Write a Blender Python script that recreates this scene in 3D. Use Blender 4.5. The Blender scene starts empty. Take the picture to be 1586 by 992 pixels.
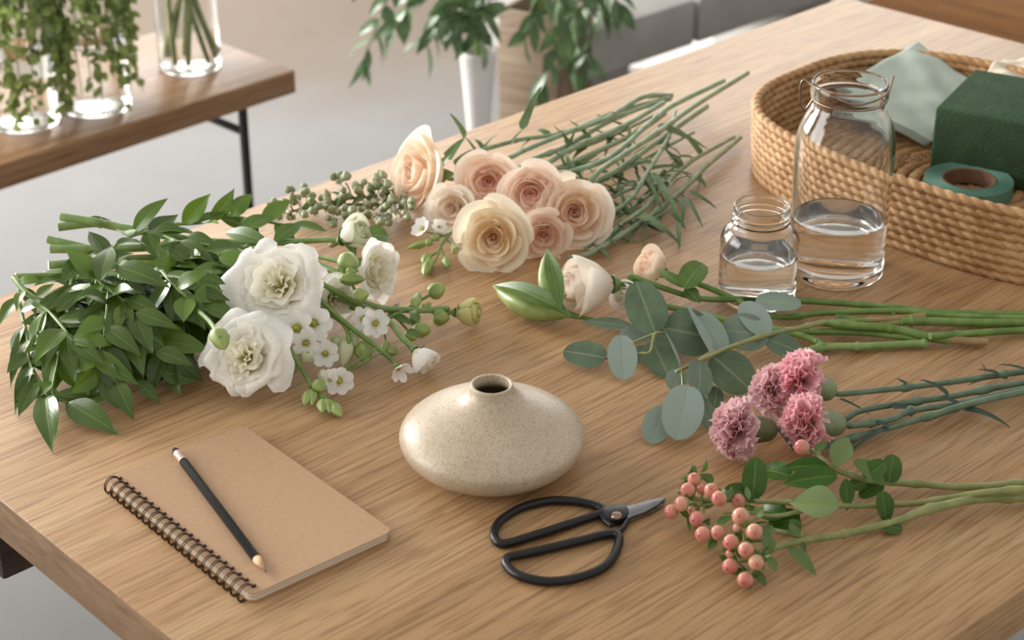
import bpy, bmesh, math, random
import numpy as np
from mathutils import Vector, Matrix

rng = np.random.default_rng(7)
random.seed(7)
PI = math.pi
TAB = 0.75                      # table top height
CAMH = 0.82                     # camera above the table top
FPX = 2917.0                    # focal length in pixels of a 1586 x 992 frame
PITCH = math.radians(27.5)
CAM = np.array([0, 0, TAB + CAMH])
RIGHT = np.array([1.0, 0, 0])
UPV = np.array([0, math.sin(PITCH), math.cos(PITCH)])
TOW = np.array([0, -math.cos(PITCH), math.sin(PITCH)])
SC = bpy.context.scene
COL = SC.collection


def A(*v):
    return np.array(v, float)


def nrm(v):
    v = np.asarray(v, float)
    return v / (np.linalg.norm(v) + 1e-12)


def ray(px, py):
    return RIGHT * (px - 793) + UPV * (496 - py) - TOW * FPX


def W(px, py, h=0.0):
    """point h metres above the table top"""
    d = ray(px, py)
    return CAM + d * ((TAB + h - CAM[2]) / d[2])


def WZ(px, py, z):
    return W(px, py, z - TAB)


def WY(px, py, y):
    d = ray(px, py)
    return CAM + d * (y / d[1])


def pxm(p):
    """metres covered by one pixel at point p"""
    return float(np.dot(np.asarray(p) - CAM, -TOW)) / FPX


def AX(a, b, c):
    return nrm(RIGHT * a + UPV * b + TOW * c)


# ------------------------------------------------------------------ meshes
class MB:
    def __init__(s):
        s.v = []; s.f = []; s.uv = []; s.lay = []; s.n = 0

    def grid(s, P, uv=None, lay=0.0, closed=False):
        P = np.asarray(P, float)
        nv, nu = P.shape[:2]
        idx = s.n + np.arange(nv * nu).reshape(nv, nu)
        if closed:
            nx = np.roll(idx, -1, axis=1)
            q = np.stack([idx[:-1], nx[:-1], nx[1:], idx[1:]], -1).reshape(-1, 4)
        else:
            q = np.stack([idx[:-1, :-1], idx[:-1, 1:], idx[1:, 1:], idx[1:, :-1]], -1).reshape(-1, 4)
        if uv is None:
            uu, vv = np.meshgrid(np.linspace(0, 1, nu), np.linspace(0, 1, nv))
            uv = np.stack([uu, vv], -1)
        s.v.append(P.reshape(-1, 3)); s.f.append(q); s.uv.append(np.asarray(uv).reshape(-1, 2))
        s.lay.append(np.full(nv * nu, float(lay)))
        s.n += nv * nu

    def build(s, name, mat, parent=None, loc=None, sharp=None, rot=None):
        V = np.concatenate(s.v); F = np.concatenate(s.f)
        UV = np.concatenate(s.uv); L = np.concatenate(s.lay)
        org = root_loc(parent) if parent is not None else (np.asarray(loc, float) if loc is not None else A(0, 0, 0))
        V = V - org
        me = bpy.data.meshes.new(name)
        me.vertices.add(len(V)); me.vertices.foreach_set('co', V.astype(np.float32).ravel())
        me.loops.add(F.size); me.loops.foreach_set('vertex_index', F.astype(np.int32).ravel())
        me.polygons.add(len(F)); me.polygons.foreach_set('loop_start', np.arange(0, F.size, 4, dtype=np.int32))
        me.update(calc_edges=True)
        ul = me.uv_layers.new(name='UVMap')
        ul.data.foreach_set('uv', UV[F.ravel()].astype(np.float32).ravel())
        at = me.attributes.new('lay', 'FLOAT', 'POINT')
        at.data.foreach_set('value', L.astype(np.float32))
        me.polygons.foreach_set('use_smooth', np.ones(len(F), bool))
        if sharp:
            me.set_sharp_from_angle(angle=math.radians(sharp))
        me.materials.append(mat)
        me.validate()
        o = bpy.data.objects.new(name, me); COL.objects.link(o)
        if parent is not None:
            o.parent = parent
        else:
            o.location = org
        return o


def root_loc(o):
    p = A(*o.location)
    while o.parent is not None:
        o = o.parent
        p = p + A(*o.location)
    return p


def thing(name, label, cat, loc, group=None):
    o = bpy.data.objects.new(name, None); COL.objects.link(o)
    o.location = Vector(loc); o.empty_display_size = .02
    return tag(o, label, cat, group)


def tag(o, label, cat, group=None):
    o['label'] = label; o['category'] = cat
    if group:
        o['group'] = group
    return o


def struct(o):
    o['kind'] = 'structure'
    return o


def spline(pts, n=None, step=None):
    P = np.asarray(pts, float)
    if len(P) == 2:
        k = n or 6
        t = np.linspace(0, 1, k)[:, None]
        return P[0] * (1 - t) + P[1] * t
    seg = max(2, (n or 40) // (len(P) - 1))
    Q = np.vstack([2 * P[0] - P[1], P, 2 * P[-1] - P[-2]])
    out = []
    for i in range(len(P) - 1):
        p0, p1, p2, p3 = Q[i:i + 4]
        t = np.linspace(0, 1, seg, endpoint=False)[:, None]
        out.append(.5 * (2 * p1 + (p2 - p0) * t + (2 * p0 - 5 * p1 + 4 * p2 - p3) * t ** 2 + (3 * p1 - p0 - 3 * p2 + p3) * t ** 3))
    out.append(P[-1:])
    return np.vstack(out)


def frames(P):
    T = np.gradient(P, axis=0)
    T /= np.linalg.norm(T, axis=1)[:, None] + 1e-12
    up = A(0, 0, 1) if abs(T[0][2]) < .9 else A(1, 0, 0)
    n = nrm(np.cross(np.cross(T[0], up), T[0]))
    N = []
    for t in T:
        n = nrm(n - t * np.dot(n, t))
        N.append(n)
    N = np.array(N)
    return T, N, np.cross(T, N)


def tube(mb, pts, r0, r1=None, seg=10, n=None, nodes=(), nodeamp=.45, smooth=True, closed=False):
    P = spline(pts, n) if smooth else np.asarray(pts, float)
    r1 = r0 if r1 is None else r1
    T, N, B = frames(P)
    t = np.linspace(0, 1, len(P))
    R = r0 + (r1 - r0) * t
    for k in nodes:
        R = R * (1 + nodeamp * np.exp(-((t - k) / .012) ** 2))
    a = np.linspace(0, 2 * PI, seg, endpoint=False)
    ring = P[:, None] + R[:, None, None] * (N[:, None] * np.cos(a)[None, :, None] + B[:, None] * np.sin(a)[None, :, None])
    if not closed:
        ring = np.concatenate([np.repeat(P[:1, None], seg, 1), ring[:1], ring, ring[-1:], np.repeat(P[-1:, None], seg, 1)])
    uu, vv = np.meshgrid(np.linspace(0, 1, seg), np.linspace(0, 1, len(ring)))
    mb.grid(ring, np.stack([uu, vv], -1), 0, True)
    return P


def ringtube(mb, pts, r, seg=8, flat=1.0):
    """closed loop tube"""
    P = np.asarray(pts, float)
    T = np.roll(P, -1, 0) - np.roll(P, 1, 0)
    T /= np.linalg.norm(T, axis=1)[:, None]
    up = A(0, 0, 1)
    S = np.cross(T, up); S /= np.linalg.norm(S, axis=1)[:, None] + 1e-9
    U = np.cross(S, T)
    a = np.linspace(0, 2 * PI, seg, endpoint=False)
    ring = P[:, None] + r * (S[:, None] * np.cos(a)[None, :, None] + flat * U[:, None] * np.sin(a)[None, :, None])
    ring = np.concatenate([ring, ring[:1]])
    mb.grid(ring, None, 0, True)


def lathe(mb, prof, C, axis=(0, 0, 1), seg=48, lay=0, wob=None, side=None):
    ax = nrm(axis)
    s = nrm(np.cross(ax, A(0, 0, 1) if abs(ax[2]) < .9 else A(1, 0, 0)))
    if side is not None:
        s = nrm(side - ax * np.dot(side, ax))
    b = np.cross(ax, s)
    pr = np.asarray(prof, float)
    a = np.linspace(0, 2 * PI, seg, endpoint=False)
    w = np.ones((len(pr), seg)) if wob is None else wob(a[None, :], np.linspace(0, 1, len(pr))[:, None])
    rr = pr[:, 0][:, None] * w
    P = np.asarray(C) + ax * pr[:, 1][:, None, None] + s * (rr * np.cos(a))[..., None] + b * (rr * np.sin(a))[..., None]
    uu, vv = np.meshgrid(np.linspace(0, 1, seg), np.linspace(0, 1, len(pr)))
    mb.grid(P, np.stack([uu, vv], -1), lay, True)


def lathe_prof(pts, n=40):
    return spline([(p[0], p[1], 0) for p in pts], n)[:, :2]


def boxobj(name, size, mat, parent=None, loc=(0, 0, 0), rot=0, bev=.002, segs=2, verts=None, sharp=40):
    """bevelled box (or 8-vertex prism); centre at loc"""
    bm = bmesh.new()
    if verts is None:
        bmesh.ops.create_cube(bm, size=1)
        for v in bm.verts:
            v.co = Vector((v.co.x * size[0], v.co.y * size[1], v.co.z * size[2]))
    else:
        vs = [bm.verts.new(v) for v in verts]
        for f in ((3, 2, 1, 0), (4, 5, 6, 7), (0, 1, 5, 4), (1, 2, 6, 5), (2, 3, 7, 6), (3, 0, 4, 7)):
            bm.faces.new([vs[i] for i in f])
    if bev:
        bmesh.ops.bevel(bm, geom=list(bm.edges), offset=bev, segments=segs, affect='EDGES', profile=.5)
    bmesh.ops.recalc_face_normals(bm, faces=bm.faces)
    me = bpy.data.meshes.new(name); bm.to_mesh(me); bm.free()
    me.polygons.foreach_set('use_smooth', np.ones(len(me.polygons), bool))
    me.set_sharp_from_angle(angle=math.radians(sharp))
    me.materials.append(mat)
    o = bpy.data.objects.new(name, me); COL.objects.link(o)
    o.location = loc; o.rotation_euler = (0, 0, rot)
    if parent is not None:
        o.parent = parent
    return o


# ------------------------------------------------------------------ materials
def lin(c):
    c = np.array(c, float) / 255
    c = np.where(c <= .04045, c / 12.92, ((c + .055) / 1.055) ** 2.4)
    return (*c, 1.0)


class NT:
    def __init__(s, name):
        s.m = bpy.data.materials.new(name); s.m.use_nodes = True
        s.t = s.m.node_tree; s.t.nodes.clear()
        s.out = s.t.nodes.new('ShaderNodeOutputMaterial')

    def n(s, typ, ins=None, **kw):
        x = s.t.nodes.new(typ)
        for k, v in kw.items():
            setattr(x, k, v)
        for k, v in (ins or {}).items():
            sock = x.inputs[k]
            if isinstance(v, bpy.types.NodeSocket):
                s.t.links.new(v, sock)
            else:
                sock.default_value = v
        return x

    def ramp(s, fac, stops):
        x = s.n('ShaderNodeValToRGB', {'Fac': fac})
        e = x.color_ramp.elements
        while len(e) < len(stops):
            e.new(.5)
        for k, (p, c) in enumerate(stops):
            e[k].position = p; e[k].color = c
        return x.outputs['Color']

    def mix(s, fac, a, b, mode='MIX'):
        x = s.n('ShaderNodeMix', data_type='RGBA', blend_type=mode)
        for i, v in ((0, fac), (6, a), (7, b)):
            if isinstance(v, bpy.types.NodeSocket):
                s.t.links.new(v, x.inputs[i])
            else:
                x.inputs[i].default_value = v
        return x.outputs[2]

    def math(s, op, a, b=0.0):
        x = s.n('ShaderNodeMath', operation=op)
        for i, v in ((0, a), (1, b)):
            if isinstance(v, bpy.types.NodeSocket):
                s.t.links.new(v, x.inputs[i])
            else:
                x.inputs[i].default_value = v
        return x.outputs[0]

    def coord(s, scale=(1, 1, 1), kind='Object', rot=(0, 0, 0)):
        c = s.n('ShaderNodeTexCoord')
        return s.n('ShaderNodeMapping', {'Vector': c.outputs[kind], 'Scale': scale, 'Rotation': rot}).outputs[0]

    def noise(s, vec, scale=5, detail=4, rough=.5, dist=0):
        return s.n('ShaderNodeTexNoise', {'Vector': vec, 'Scale': scale, 'Detail': detail, 'Roughness': rough, 'Distortion': dist}).outputs['Fac']

    def bsdf(s, **kw):
        return s.n('ShaderNodeBsdfPrincipled', {k.replace('_', ' '): v for k, v in kw.items()})

    def bump(s, h, strength=.2, dist=.001):
        return s.n('ShaderNodeBump', {'Height': h, 'Strength': strength, 'Distance': dist}).outputs[0]

    def done(s, sh):
        s.t.links.new(sh, s.out.inputs['Surface'])
        return s.m

    def thin(s, b, col, f=.25):
        """part of the light passes through a thin leaf or petal"""
        tr = s.n('ShaderNodeBsdfTranslucent', {'Color': col})
        mx = s.n('ShaderNodeMixShader', {0: f, 1: b.outputs[0], 2: tr.outputs[0]})
        return s.done(mx.outputs[0])


def m_plain(name, c, rough=.5, metal=0.0, spec=.5, var=.12, vs=30, bump=0, bs=200, bd=.0005):
    t = NT(name)
    v = t.coord()
    nz = t.noise(v, vs, 4)
    c = np.array(lin(c))
    lo = (*np.clip(c[:3] * (1 - var), 0, 1), 1); hi = (*np.clip(c[:3] * (1 + var), 0, 1), 1)
    col = t.ramp(nz, [(.3, lo), (.7, hi)])
    kw = dict(Base_Color=col, Roughness=rough, Metallic=metal)
    b = t.bsdf(**kw)
    b.inputs['Specular IOR Level'].default_value = spec
    if bump:
        t.t.links.new(t.bump(t.noise(v, bs, 5), bump, bd), b.inputs['Normal'])
    return t.done(b.outputs[0])


def m_wood(name, dark, mid, light, rough=.42, s=1.0, bump=.12, spec=.5, pore=.65):
    t = NT(name)
    base = t.coord((1, 1, 1))
    warp = t.n('ShaderNodeTexNoise', {'Vector': t.coord((1.6 * s, 5 * s, 5 * s)), 'Scale': 1.0, 'Detail': 2.0}).outputs['Color']
    v2 = t.n('ShaderNodeVectorMath', operation='ADD')
    sc = t.n('ShaderNodeVectorMath', {0: warp}, operation='SCALE'); sc.inputs['Scale'].default_value = .004
    t.t.links.new(base, v2.inputs[0]); t.t.links.new(sc.outputs[0], v2.inputs[1])
    vw = v2.outputs[0]

    def mp(k):
        return t.n('ShaderNodeMapping', {'Vector': vw, 'Scale': tuple(k)}).outputs[0]
    broad = t.noise(mp((.55 * s, 9 * s, 9 * s)), 1.0, 2, .5)
    band = t.noise(mp((1.3 * s, 62 * s, 62 * s)), 1.0, 3, .55)
    fine = t.noise(mp((6 * s, 260 * s, 260 * s)), 1.0, 2, .55)
    pores = t.noise(mp((18 * s, 330 * s, 330 * s)), 1.0, 1, .5)
    k = t.math('ADD', t.math('MULTIPLY', broad, .55), t.math('MULTIPLY', band, .45))
    col = t.ramp(k, [(.31, lin(dark)), (.5, lin(mid)), (.69, lin(light))])
    f2 = t.ramp(fine, [(.35, (.83, .81, .78, 1)), (.6, (1.03, 1.03, 1.03, 1))])
    col = t.mix(.9, col, f2, 'MULTIPLY')
    p2 = t.ramp(pores, [(.36, (.60, .52, .44, 1)), (.48, (1, 1, 1, 1))])
    col = t.mix(pore, col, p2, 'MULTIPLY')
    b = t.bsdf(Base_Color=col, Roughness=rough)
    b.inputs['Specular IOR Level'].default_value = spec
    hh = t.math('ADD', fine, t.math('MULTIPLY', pores, .8))
    t.t.links.new(t.bump(hh, bump, .0006), b.inputs['Normal'])
    return t.done(b.outputs[0])


def m_leaf(name, c, vein, rough=.38, trans=.22, side=.45, veins=1.0, spec=.5, tint=None):
    t = NT(name)
    uv = t.n('ShaderNodeTexCoord').outputs['UV']
    sp = t.n('ShaderNodeSeparateXYZ', {0: uv})
    au = t.math('ABSOLUTE', t.math('SUBTRACT', t.math('MULTIPLY', sp.outputs[0], 2), 1))
    mid = t.ramp(au, [(0.0, (1, 1, 1, 1)), (.10, (0, 0, 0, 1))])
    lat = t.math('SUBTRACT', t.math('MULTIPLY', sp.outputs[1], 9), t.math('MULTIPLY', au, 3.2))
    tri = t.math('ABSOLUTE', t.math('SUBTRACT', t.math('FRACT', lat), .5))
    latm = t.ramp(tri, [(0.0, (side, side, side, 1)), (.14, (0, 0, 0, 1))])
    nz = t.noise(t.coord((1, 1, 1)), 45, 3)
    lay = t.n('ShaderNodeAttribute', attribute_name='lay').outputs['Fac']
    c = np.array(lin(c)[:3])
    lo = (*(c * .72), 1); hi = (*np.clip(c * 1.3, 0, 1), 1)
    base = t.ramp(nz, [(.3, lo), (.7, hi)])
    if tint is not None:
        base = t.mix(lay, base, lin(tint))
    vm = t.math('MINIMUM', t.math('MULTIPLY', t.math('MAXIMUM', mid, latm), veins), 1.0)
    col = t.mix(vm, base, lin(vein))
    b = t.bsdf(Base_Color=col, Roughness=rough)
    b.inputs['Specular IOR Level'].default_value = spec
    t.t.links.new(t.bump(t.math('SUBTRACT', 1.0, vm), .25, .0008), b.inputs['Normal'])
    return t.thin(b, col, trans)


def m_petal(name, edge, core, base, trans=.3, rough=.55, stripe=.06, lo=.15, hi=.85):
    """petal pigment: base colour at the claw, core colour in inner petals, edge colour towards the rim"""
    t = NT(name)
    uv = t.n('ShaderNodeTexCoord').outputs['UV']
    sp = t.n('ShaderNodeSeparateXYZ', {0: uv})
    lay = t.n('ShaderNodeAttribute', attribute_name='lay').outputs['Fac']
    body = t.ramp(lay, [(lo, lin(core)), (hi, lin(edge))])
    rim = t.ramp(sp.outputs[1], [(.55, (0, 0, 0, 1)), (1.0, (.6, .6, .6, 1))])
    col = t.mix(rim, body, lin(edge))
    low = t.ramp(sp.outputs[1], [(.0, (1, 1, 1, 1)), (.4, (0, 0, 0, 1))])
    col = t.mix(low, col, lin(base))
    sv = t.n('ShaderNodeCombineXYZ', {0: t.math('MULTIPLY', sp.outputs[0], 30), 1: t.math('MULTIPLY', sp.outputs[1], 1.5), 2: lay})
    st = t.noise(sv.outputs[0], 1.0, 3)
    k = 1 - stripe * 2.2
    col = t.mix(1.0, col, t.ramp(st, [(.3, (k, k, k, 1)), (.7, (1, 1, 1, 1))]), 'MULTIPLY')
    b = t.bsdf(Base_Color=col, Roughness=rough)
    b.inputs['Specular IOR Level'].default_value = .3
    t.t.links.new(t.bump(st, .18, .0006), b.inputs['Normal'])
    return t.thin(b, col, trans)


def m_stem(name, c, c2, rough=.42):
    t = NT(name)
    nz = t.noise(t.coord((1, 1, 1)), 60, 4)
    col = t.ramp(nz, [(.32, lin(c)), (.68, lin(c2))])
    b = t.bsdf(Base_Color=col, Roughness=rough)
    t.t.links.new(t.bump(t.noise(t.coord(), 400, 2), .15, .0005), b.inputs['Normal'])
    return t.done(b.outputs[0])


def m_glass(name, ior=1.45, c=(1, 1, 1, 1), rough=0.0):
    t = NT(name)
    b = t.bsdf(Base_Color=c, Roughness=rough, IOR=ior)
    b.inputs['Transmission Weight'].default_value = 1.0
    return t.done(b.outputs[0])


M = {}
M['oak'] = m_wood('oak_table', (157, 121, 82), (176, 139, 98), (192, 159, 119), .42, 1.0, .12, .38)
M['oak_bench'] = m_wood('bench_oak', (128, 92, 62), (158, 120, 84), (178, 142, 106), .38, .8)
M['dark_wood'] = m_wood('dark_stained_wood', (48, 32, 22), (64, 44, 31), (80, 57, 40), .5, 1.0)
M['walnut'] = m_wood('brown_wood', (88, 56, 26), (114, 76, 38), (132, 92, 50), .8, .5, .12, .1)
M['grey_wood'] = m_wood('weathered_wood', (118, 98, 80), (144, 124, 104), (160, 142, 122), .7, .6)
M['wall'] = m_plain('plaster_wall', (226, 222, 214), .8, 0, .3, .03, 3)
M['frame'] = m_plain('window_paint', (235, 235, 232), .5, 0, .5, .02, 4)
M['concrete'] = m_plain('concrete_block', (168, 165, 160), .8, 0, .3, .12, 9, .2, 80)
M['white_ceramic'] = m_plain('white_ceramic', (236, 232, 228), .35, 0, .5, .02, 20)
M['black_metal'] = m_plain('black_metal', (30, 28, 28), .38, .2, .5, .1, 60)
M['scissor_black'] = m_plain('black_coating', (22, 22, 23), .34, 0, .4, .12, 120, .12, 500, .0003)
M['steel'] = m_plain('brushed_steel', (130, 130, 132), .3, 1.0, .5, .15, 90)
M['copper'] = m_plain('rivet_metal', (150, 128, 112), .35, 1.0, .5, .2, 200)
M['foam'] = m_plain('floral_foam', (56, 76, 54), .95, 0, .15, .16, 40, .6, 260, .002)
M['tape'] = m_plain('green_tape', (84, 126, 108), .55, 0, .4, .06, 60)
M['card'] = m_plain('cardboard_core', (112, 84, 66), .85, 0, .2, .12, 150)
M['kraft'] = m_plain('kraft_cover', (182, 148, 116), .75, 0, .3, .05, 220, .08, 600, .0003)
M['kraft_board'] = m_plain('kraft_back_board', (168, 128, 92), .8, 0, .3, .06, 200)
M['wire'] = m_plain('bronze_wire', (62, 48, 40), .32, .8, .5, .1, 200)
M['pencil'] = m_plain('black_lacquer', (10, 11, 14), .16, 0, .1, .05, 50)
M['ferrule'] = m_plain('pale_ferrule', (214, 190, 172), .35, .35, .5, .1, 300)
M['eraser'] = m_plain('dark_eraser', (52, 42, 40), .8, 0, .2, .1, 200)
M['cut_wood'] = m_plain('sharpened_wood', (206, 168, 134), .7, 0, .2, .1, 300)
M['lead'] = m_plain('graphite', (58, 54, 54), .4, .1, .5, .1, 200)
M['cream_cloth'] = m_plain('cream_cloth', (222, 208, 190), .9, 0, .2, .04, 60, .25, 900, .0006)
M['glass'] = m_glass('clear_glass', 1.45, (.985, .995, .99, 1))
M['water'] = m_glass('water', 1.33)
M['film'] = m_glass('clear_film', 1.3, (.95, .97, .98, 1), .12)


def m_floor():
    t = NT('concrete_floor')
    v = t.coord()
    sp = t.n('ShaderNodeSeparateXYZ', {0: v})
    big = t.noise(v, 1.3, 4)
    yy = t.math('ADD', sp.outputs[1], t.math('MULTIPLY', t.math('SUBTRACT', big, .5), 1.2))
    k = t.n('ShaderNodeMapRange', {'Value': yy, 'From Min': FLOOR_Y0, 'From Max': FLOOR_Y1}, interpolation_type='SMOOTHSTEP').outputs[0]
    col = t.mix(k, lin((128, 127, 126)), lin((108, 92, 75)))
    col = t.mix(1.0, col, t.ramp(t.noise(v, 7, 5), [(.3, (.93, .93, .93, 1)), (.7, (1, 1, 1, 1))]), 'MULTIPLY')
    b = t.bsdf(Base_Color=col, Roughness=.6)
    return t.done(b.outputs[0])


FLOOR_Y0, FLOOR_Y1 = -.35, .75        # in the floor's own frame (centre 4 m out): grey concrete, tan further out as painted-in shading and reflection
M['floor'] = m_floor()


def m_endgrain():  # darker oak end grain, its tone also painting in the shade on that side
    t = NT('oak_end_grain_shaded')
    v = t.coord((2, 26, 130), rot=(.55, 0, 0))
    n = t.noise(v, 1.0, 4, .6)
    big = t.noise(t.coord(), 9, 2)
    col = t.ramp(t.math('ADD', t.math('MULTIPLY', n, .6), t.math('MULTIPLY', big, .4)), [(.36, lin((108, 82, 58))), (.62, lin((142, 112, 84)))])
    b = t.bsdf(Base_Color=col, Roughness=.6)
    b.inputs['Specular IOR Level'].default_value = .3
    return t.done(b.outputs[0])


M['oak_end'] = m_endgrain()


def m_pages():
    t = NT('page_edges')
    sp = t.n('ShaderNodeSeparateXYZ', {0: t.coord((1, 1, 1))})
    w = t.n('ShaderNodeTexNoise', {'Vector': t.coord((6, 6, 2600)), 'Scale': 1.0, 'Detail': 2.0}).outputs['Fac']
    col = t.ramp(w, [(.35, lin((186, 168, 142))), (.6, lin((232, 220, 200)))])
    b = t.bsdf(Base_Color=col, Roughness=.85)
    return t.done(b.outputs[0])


def m_ceramic():
    t = NT('speckled_stoneware')
    v = t.coord()
    big = t.noise(v, 14, 4)
    sp1 = t.noise(v, 420, 3, .6)
    sp2 = t.noise(v, 620, 2, .6)
    col = t.ramp(big, [(.3, lin((184, 167, 143))), (.7, lin((205, 190, 168)))])
    col = t.mix(.65, col, t.ramp(sp1, [(.34, (.72, .64, .55, 1)), (.50, (1, 1, 1, 1))]), 'MULTIPLY')
    col = t.mix(.5, col, t.ramp(sp2, [(.38, (.7, .62, .54, 1)), (.5, (1, 1, 1, 1))]), 'MULTIPLY')
    b = t.bsdf(Base_Color=col, Roughness=.36)
    b.inputs['Specular IOR Level'].default_value = .5
    t.t.links.new(t.bump(t.math('ADD', sp1, t.math('MULTIPLY', sp2, .6)), .3, .0008), b.inputs['Normal'])
    return t.done(b.outputs[0])


def m_wicker():
    t = NT('seagrass_rope')
    v = t.coord()
    n1 = t.noise(v, 45, 4)
    uv = t.n('ShaderNodeTexCoord').outputs['UV']
    fb = t.noise(t.n('ShaderNodeMapping', {'Vector': uv, 'Scale': (900, 60, 1), 'Rotation': (0, 0, .5)}).outputs[0], 1.0, 3, .6)
    col = t.ramp(n1, [(.3, lin((162, 118, 74))), (.5, lin((188, 144, 96))), (.72, lin((208, 170, 122)))])
    col = t.mix(.6, col, t.ramp(fb, [(.35, (.66, .58, .5, 1)), (.6, (1, 1, 1, 1))]), 'MULTIPLY')
    b = t.bsdf(Base_Color=col, Roughness=.6)
    t.t.links.new(t.bump(fb, .3, .0008), b.inputs['Normal'])
    return t.done(b.outputs[0])


def m_cloth():
    t = NT('sage_linen')
    v = t.coord()
    wx = t.noise(t.coord((900, 60, 200)), 1.0, 2)
    wy = t.noise(t.coord((60, 900, 200)), 1.0, 2)
    n = t.noise(v, 25, 3)
    col = t.ramp(n, [(.3, lin((176, 188, 176))), (.7, lin((194, 205, 194)))])
    k = t.math('ADD', wx, wy)
    col = t.mix(.35, col, t.ramp(k, [(.7, (.78, .78, .78, 1)), (1.2, (1, 1, 1, 1))]), 'MULTIPLY')
    b = t.bsdf(Base_Color=col, Roughness=.95)
    b.inputs['Specular IOR Level'].default_value = .15
    t.t.links.new(t.bump(k, .3, .0006), b.inputs['Normal'])
    return t.done(b.outputs[0])


def m_berry():
    t = NT('pink_berry')
    uv = t.n('ShaderNodeTexCoord').outputs['UV']
    y = t.n('ShaderNodeSeparateXYZ', {0: uv}).outputs[1]
    nz = t.noise(t.coord(), 70, 3)
    rnd = t.n('ShaderNodeObjectInfo').outputs['Random']
    k = t.math('ADD', y, t.math('MULTIPLY', t.math('SUBTRACT', nz, .5), .35))
    k = t.math('ADD', k, t.math('MULTIPLY', t.math('SUBTRACT', rnd, .55), .24))
    col = t.ramp(k, [(.20, lin((150, 150, 84))), (.46, lin((210, 160, 130))), (.70, lin((204, 128, 112))), (.96, lin((186, 98, 90)))])
    b = t.bsdf(Base_Color=col, Roughness=.3)
    b.inputs['Subsurface Weight'].default_value = .05
    b.inputs['Subsurface Radius'].default_value = (.004, .002, .001)
    return t.done(b.outputs[0])


M['pages'] = m_pages(); M['ceramic'] = m_ceramic(); M['wicker'] = m_wicker(); M['linen'] = m_cloth(); M['berry'] = m_berry()
M['leaf_dark'] = m_leaf('glossy_dark_leaf', (56, 80, 28), (118, 138, 72), .29, .18, .3, .8, .5, (98, 130, 42))
M['leaf_mid'] = m_leaf('mid_green_leaf', (86, 116, 48), (140, 160, 96), .36, .25, .3, .8)
M['leaf_hyper'] = m_leaf('hypericum_leaf', (50, 86, 22), (118, 140, 62), .3, .2, .28, .7, .22, (128, 146, 98))
M['leaf_euc'] = m_leaf('eucalyptus_leaf', (88, 108, 82), (150, 160, 128), .6, .1, .12, .6, .35, (150, 166, 156))
M['leaf_blade'] = m_leaf('thin_blade_leaf', (94, 118, 76), (130, 152, 112), .5, .2, 0, .5)
M['leaf_trail'] = m_leaf('trailing_leaf', (150, 166, 92), (150, 168, 100), .5, .3, 0, .4)
M['leaf_plant'] = m_leaf('plant_leaf', (88, 114, 74), (120, 146, 104), .3, .22, .2, .5)
M['leaf_carn'] = m_leaf('carnation_leaf', (58, 78, 62), (88, 106, 88), .5, .1, 0, .4)
M['peach'] = m_petal('peach_petal', (253, 240, 222), (252, 226, 206), (250, 218, 188), .32, .55, .035)
M['peach_pink'] = m_petal('blush_petal', (252, 236, 220), (251, 216, 204), (250, 214, 194), .32, .55, .035)
M['cream'] = m_petal('cream_petal', (253, 243, 222), (252, 230, 200), (248, 222, 178), .32, .55, .035)
M['blush_pale'] = m_petal('pale_blush_petal', (252, 244, 232), (250, 232, 218), (248, 228, 200), .32, .55, .035)
M['white'] = m_petal('white_petal', (254, 252, 246), (252, 248, 226), (222, 224, 160), .36, .55, .035)
M['white_small'] = m_petal('small_white_petal', (250, 249, 246), (248, 246, 240), (226, 226, 190), .3, .55, .03)
M['bud_white'] = m_petal('greenish_white_petal', (244, 244, 226), (232, 236, 196), (186, 204, 130))
M['bud_yellow'] = m_petal('yellow_green_petal', (228, 222, 160), (212, 208, 130), (160, 172, 84))
M['pink'] = m_petal('pink_petal', (250, 206, 210), (246, 182, 190), (240, 190, 184), .38, .6, .08)
M['mauve'] = m_petal('dusty_pink_petal', (242, 208, 210), (232, 184, 190), (230, 190, 190), .38, .6, .08)
M['green_bud'] = m_stem('green_bud', (128, 150, 76), (164, 180, 108), .4)
M['sage_bud'] = m_stem('sage_bud', (118, 128, 88), (168, 172, 138), .6)
M['calyx'] = m_stem('calyx_green', (96, 128, 66), (128, 156, 88), .42)
M['calyx_grey'] = m_stem('carnation_calyx', (104, 122, 86), (146, 156, 118), .45)
M['calyx_brown'] = m_stem('carnation_calyx_olive', (78, 82, 46), (112, 112, 70), .45)
M['stem_green'] = m_stem('stem_green', (88, 118, 48), (122, 148, 76), .4)
M['stem_thick'] = m_stem('stem_pale_green', (110, 138, 74), (142, 164, 102), .4)
M['stem_blue'] = m_stem('stem_blue_green', (120, 140, 108), (158, 174, 144), .45)
M['stem_carn'] = m_stem('stem_dark_blue_green', (82, 104, 84), (112, 132, 104), .45)
M['stem_olive'] = m_stem('stem_olive', (120, 128, 72), (152, 154, 98), .45)
M['stem_brown'] = m_stem('stem_brown', (132, 108, 66), (164, 140, 94), .55)
M['stem_dark'] = m_stem('sprig_stem', (84, 92, 60), (112, 116, 80), .55)
M['pollen'] = m_stem('pollen', (150, 148, 44), (196, 184, 80), .7)
M['stem_vase'] = m_stem('stem_olive_light', (140, 152, 84), (168, 178, 110), .5)
M['dark_tip'] = m_plain('dark_tip', (70, 46, 40), .7)

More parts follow.
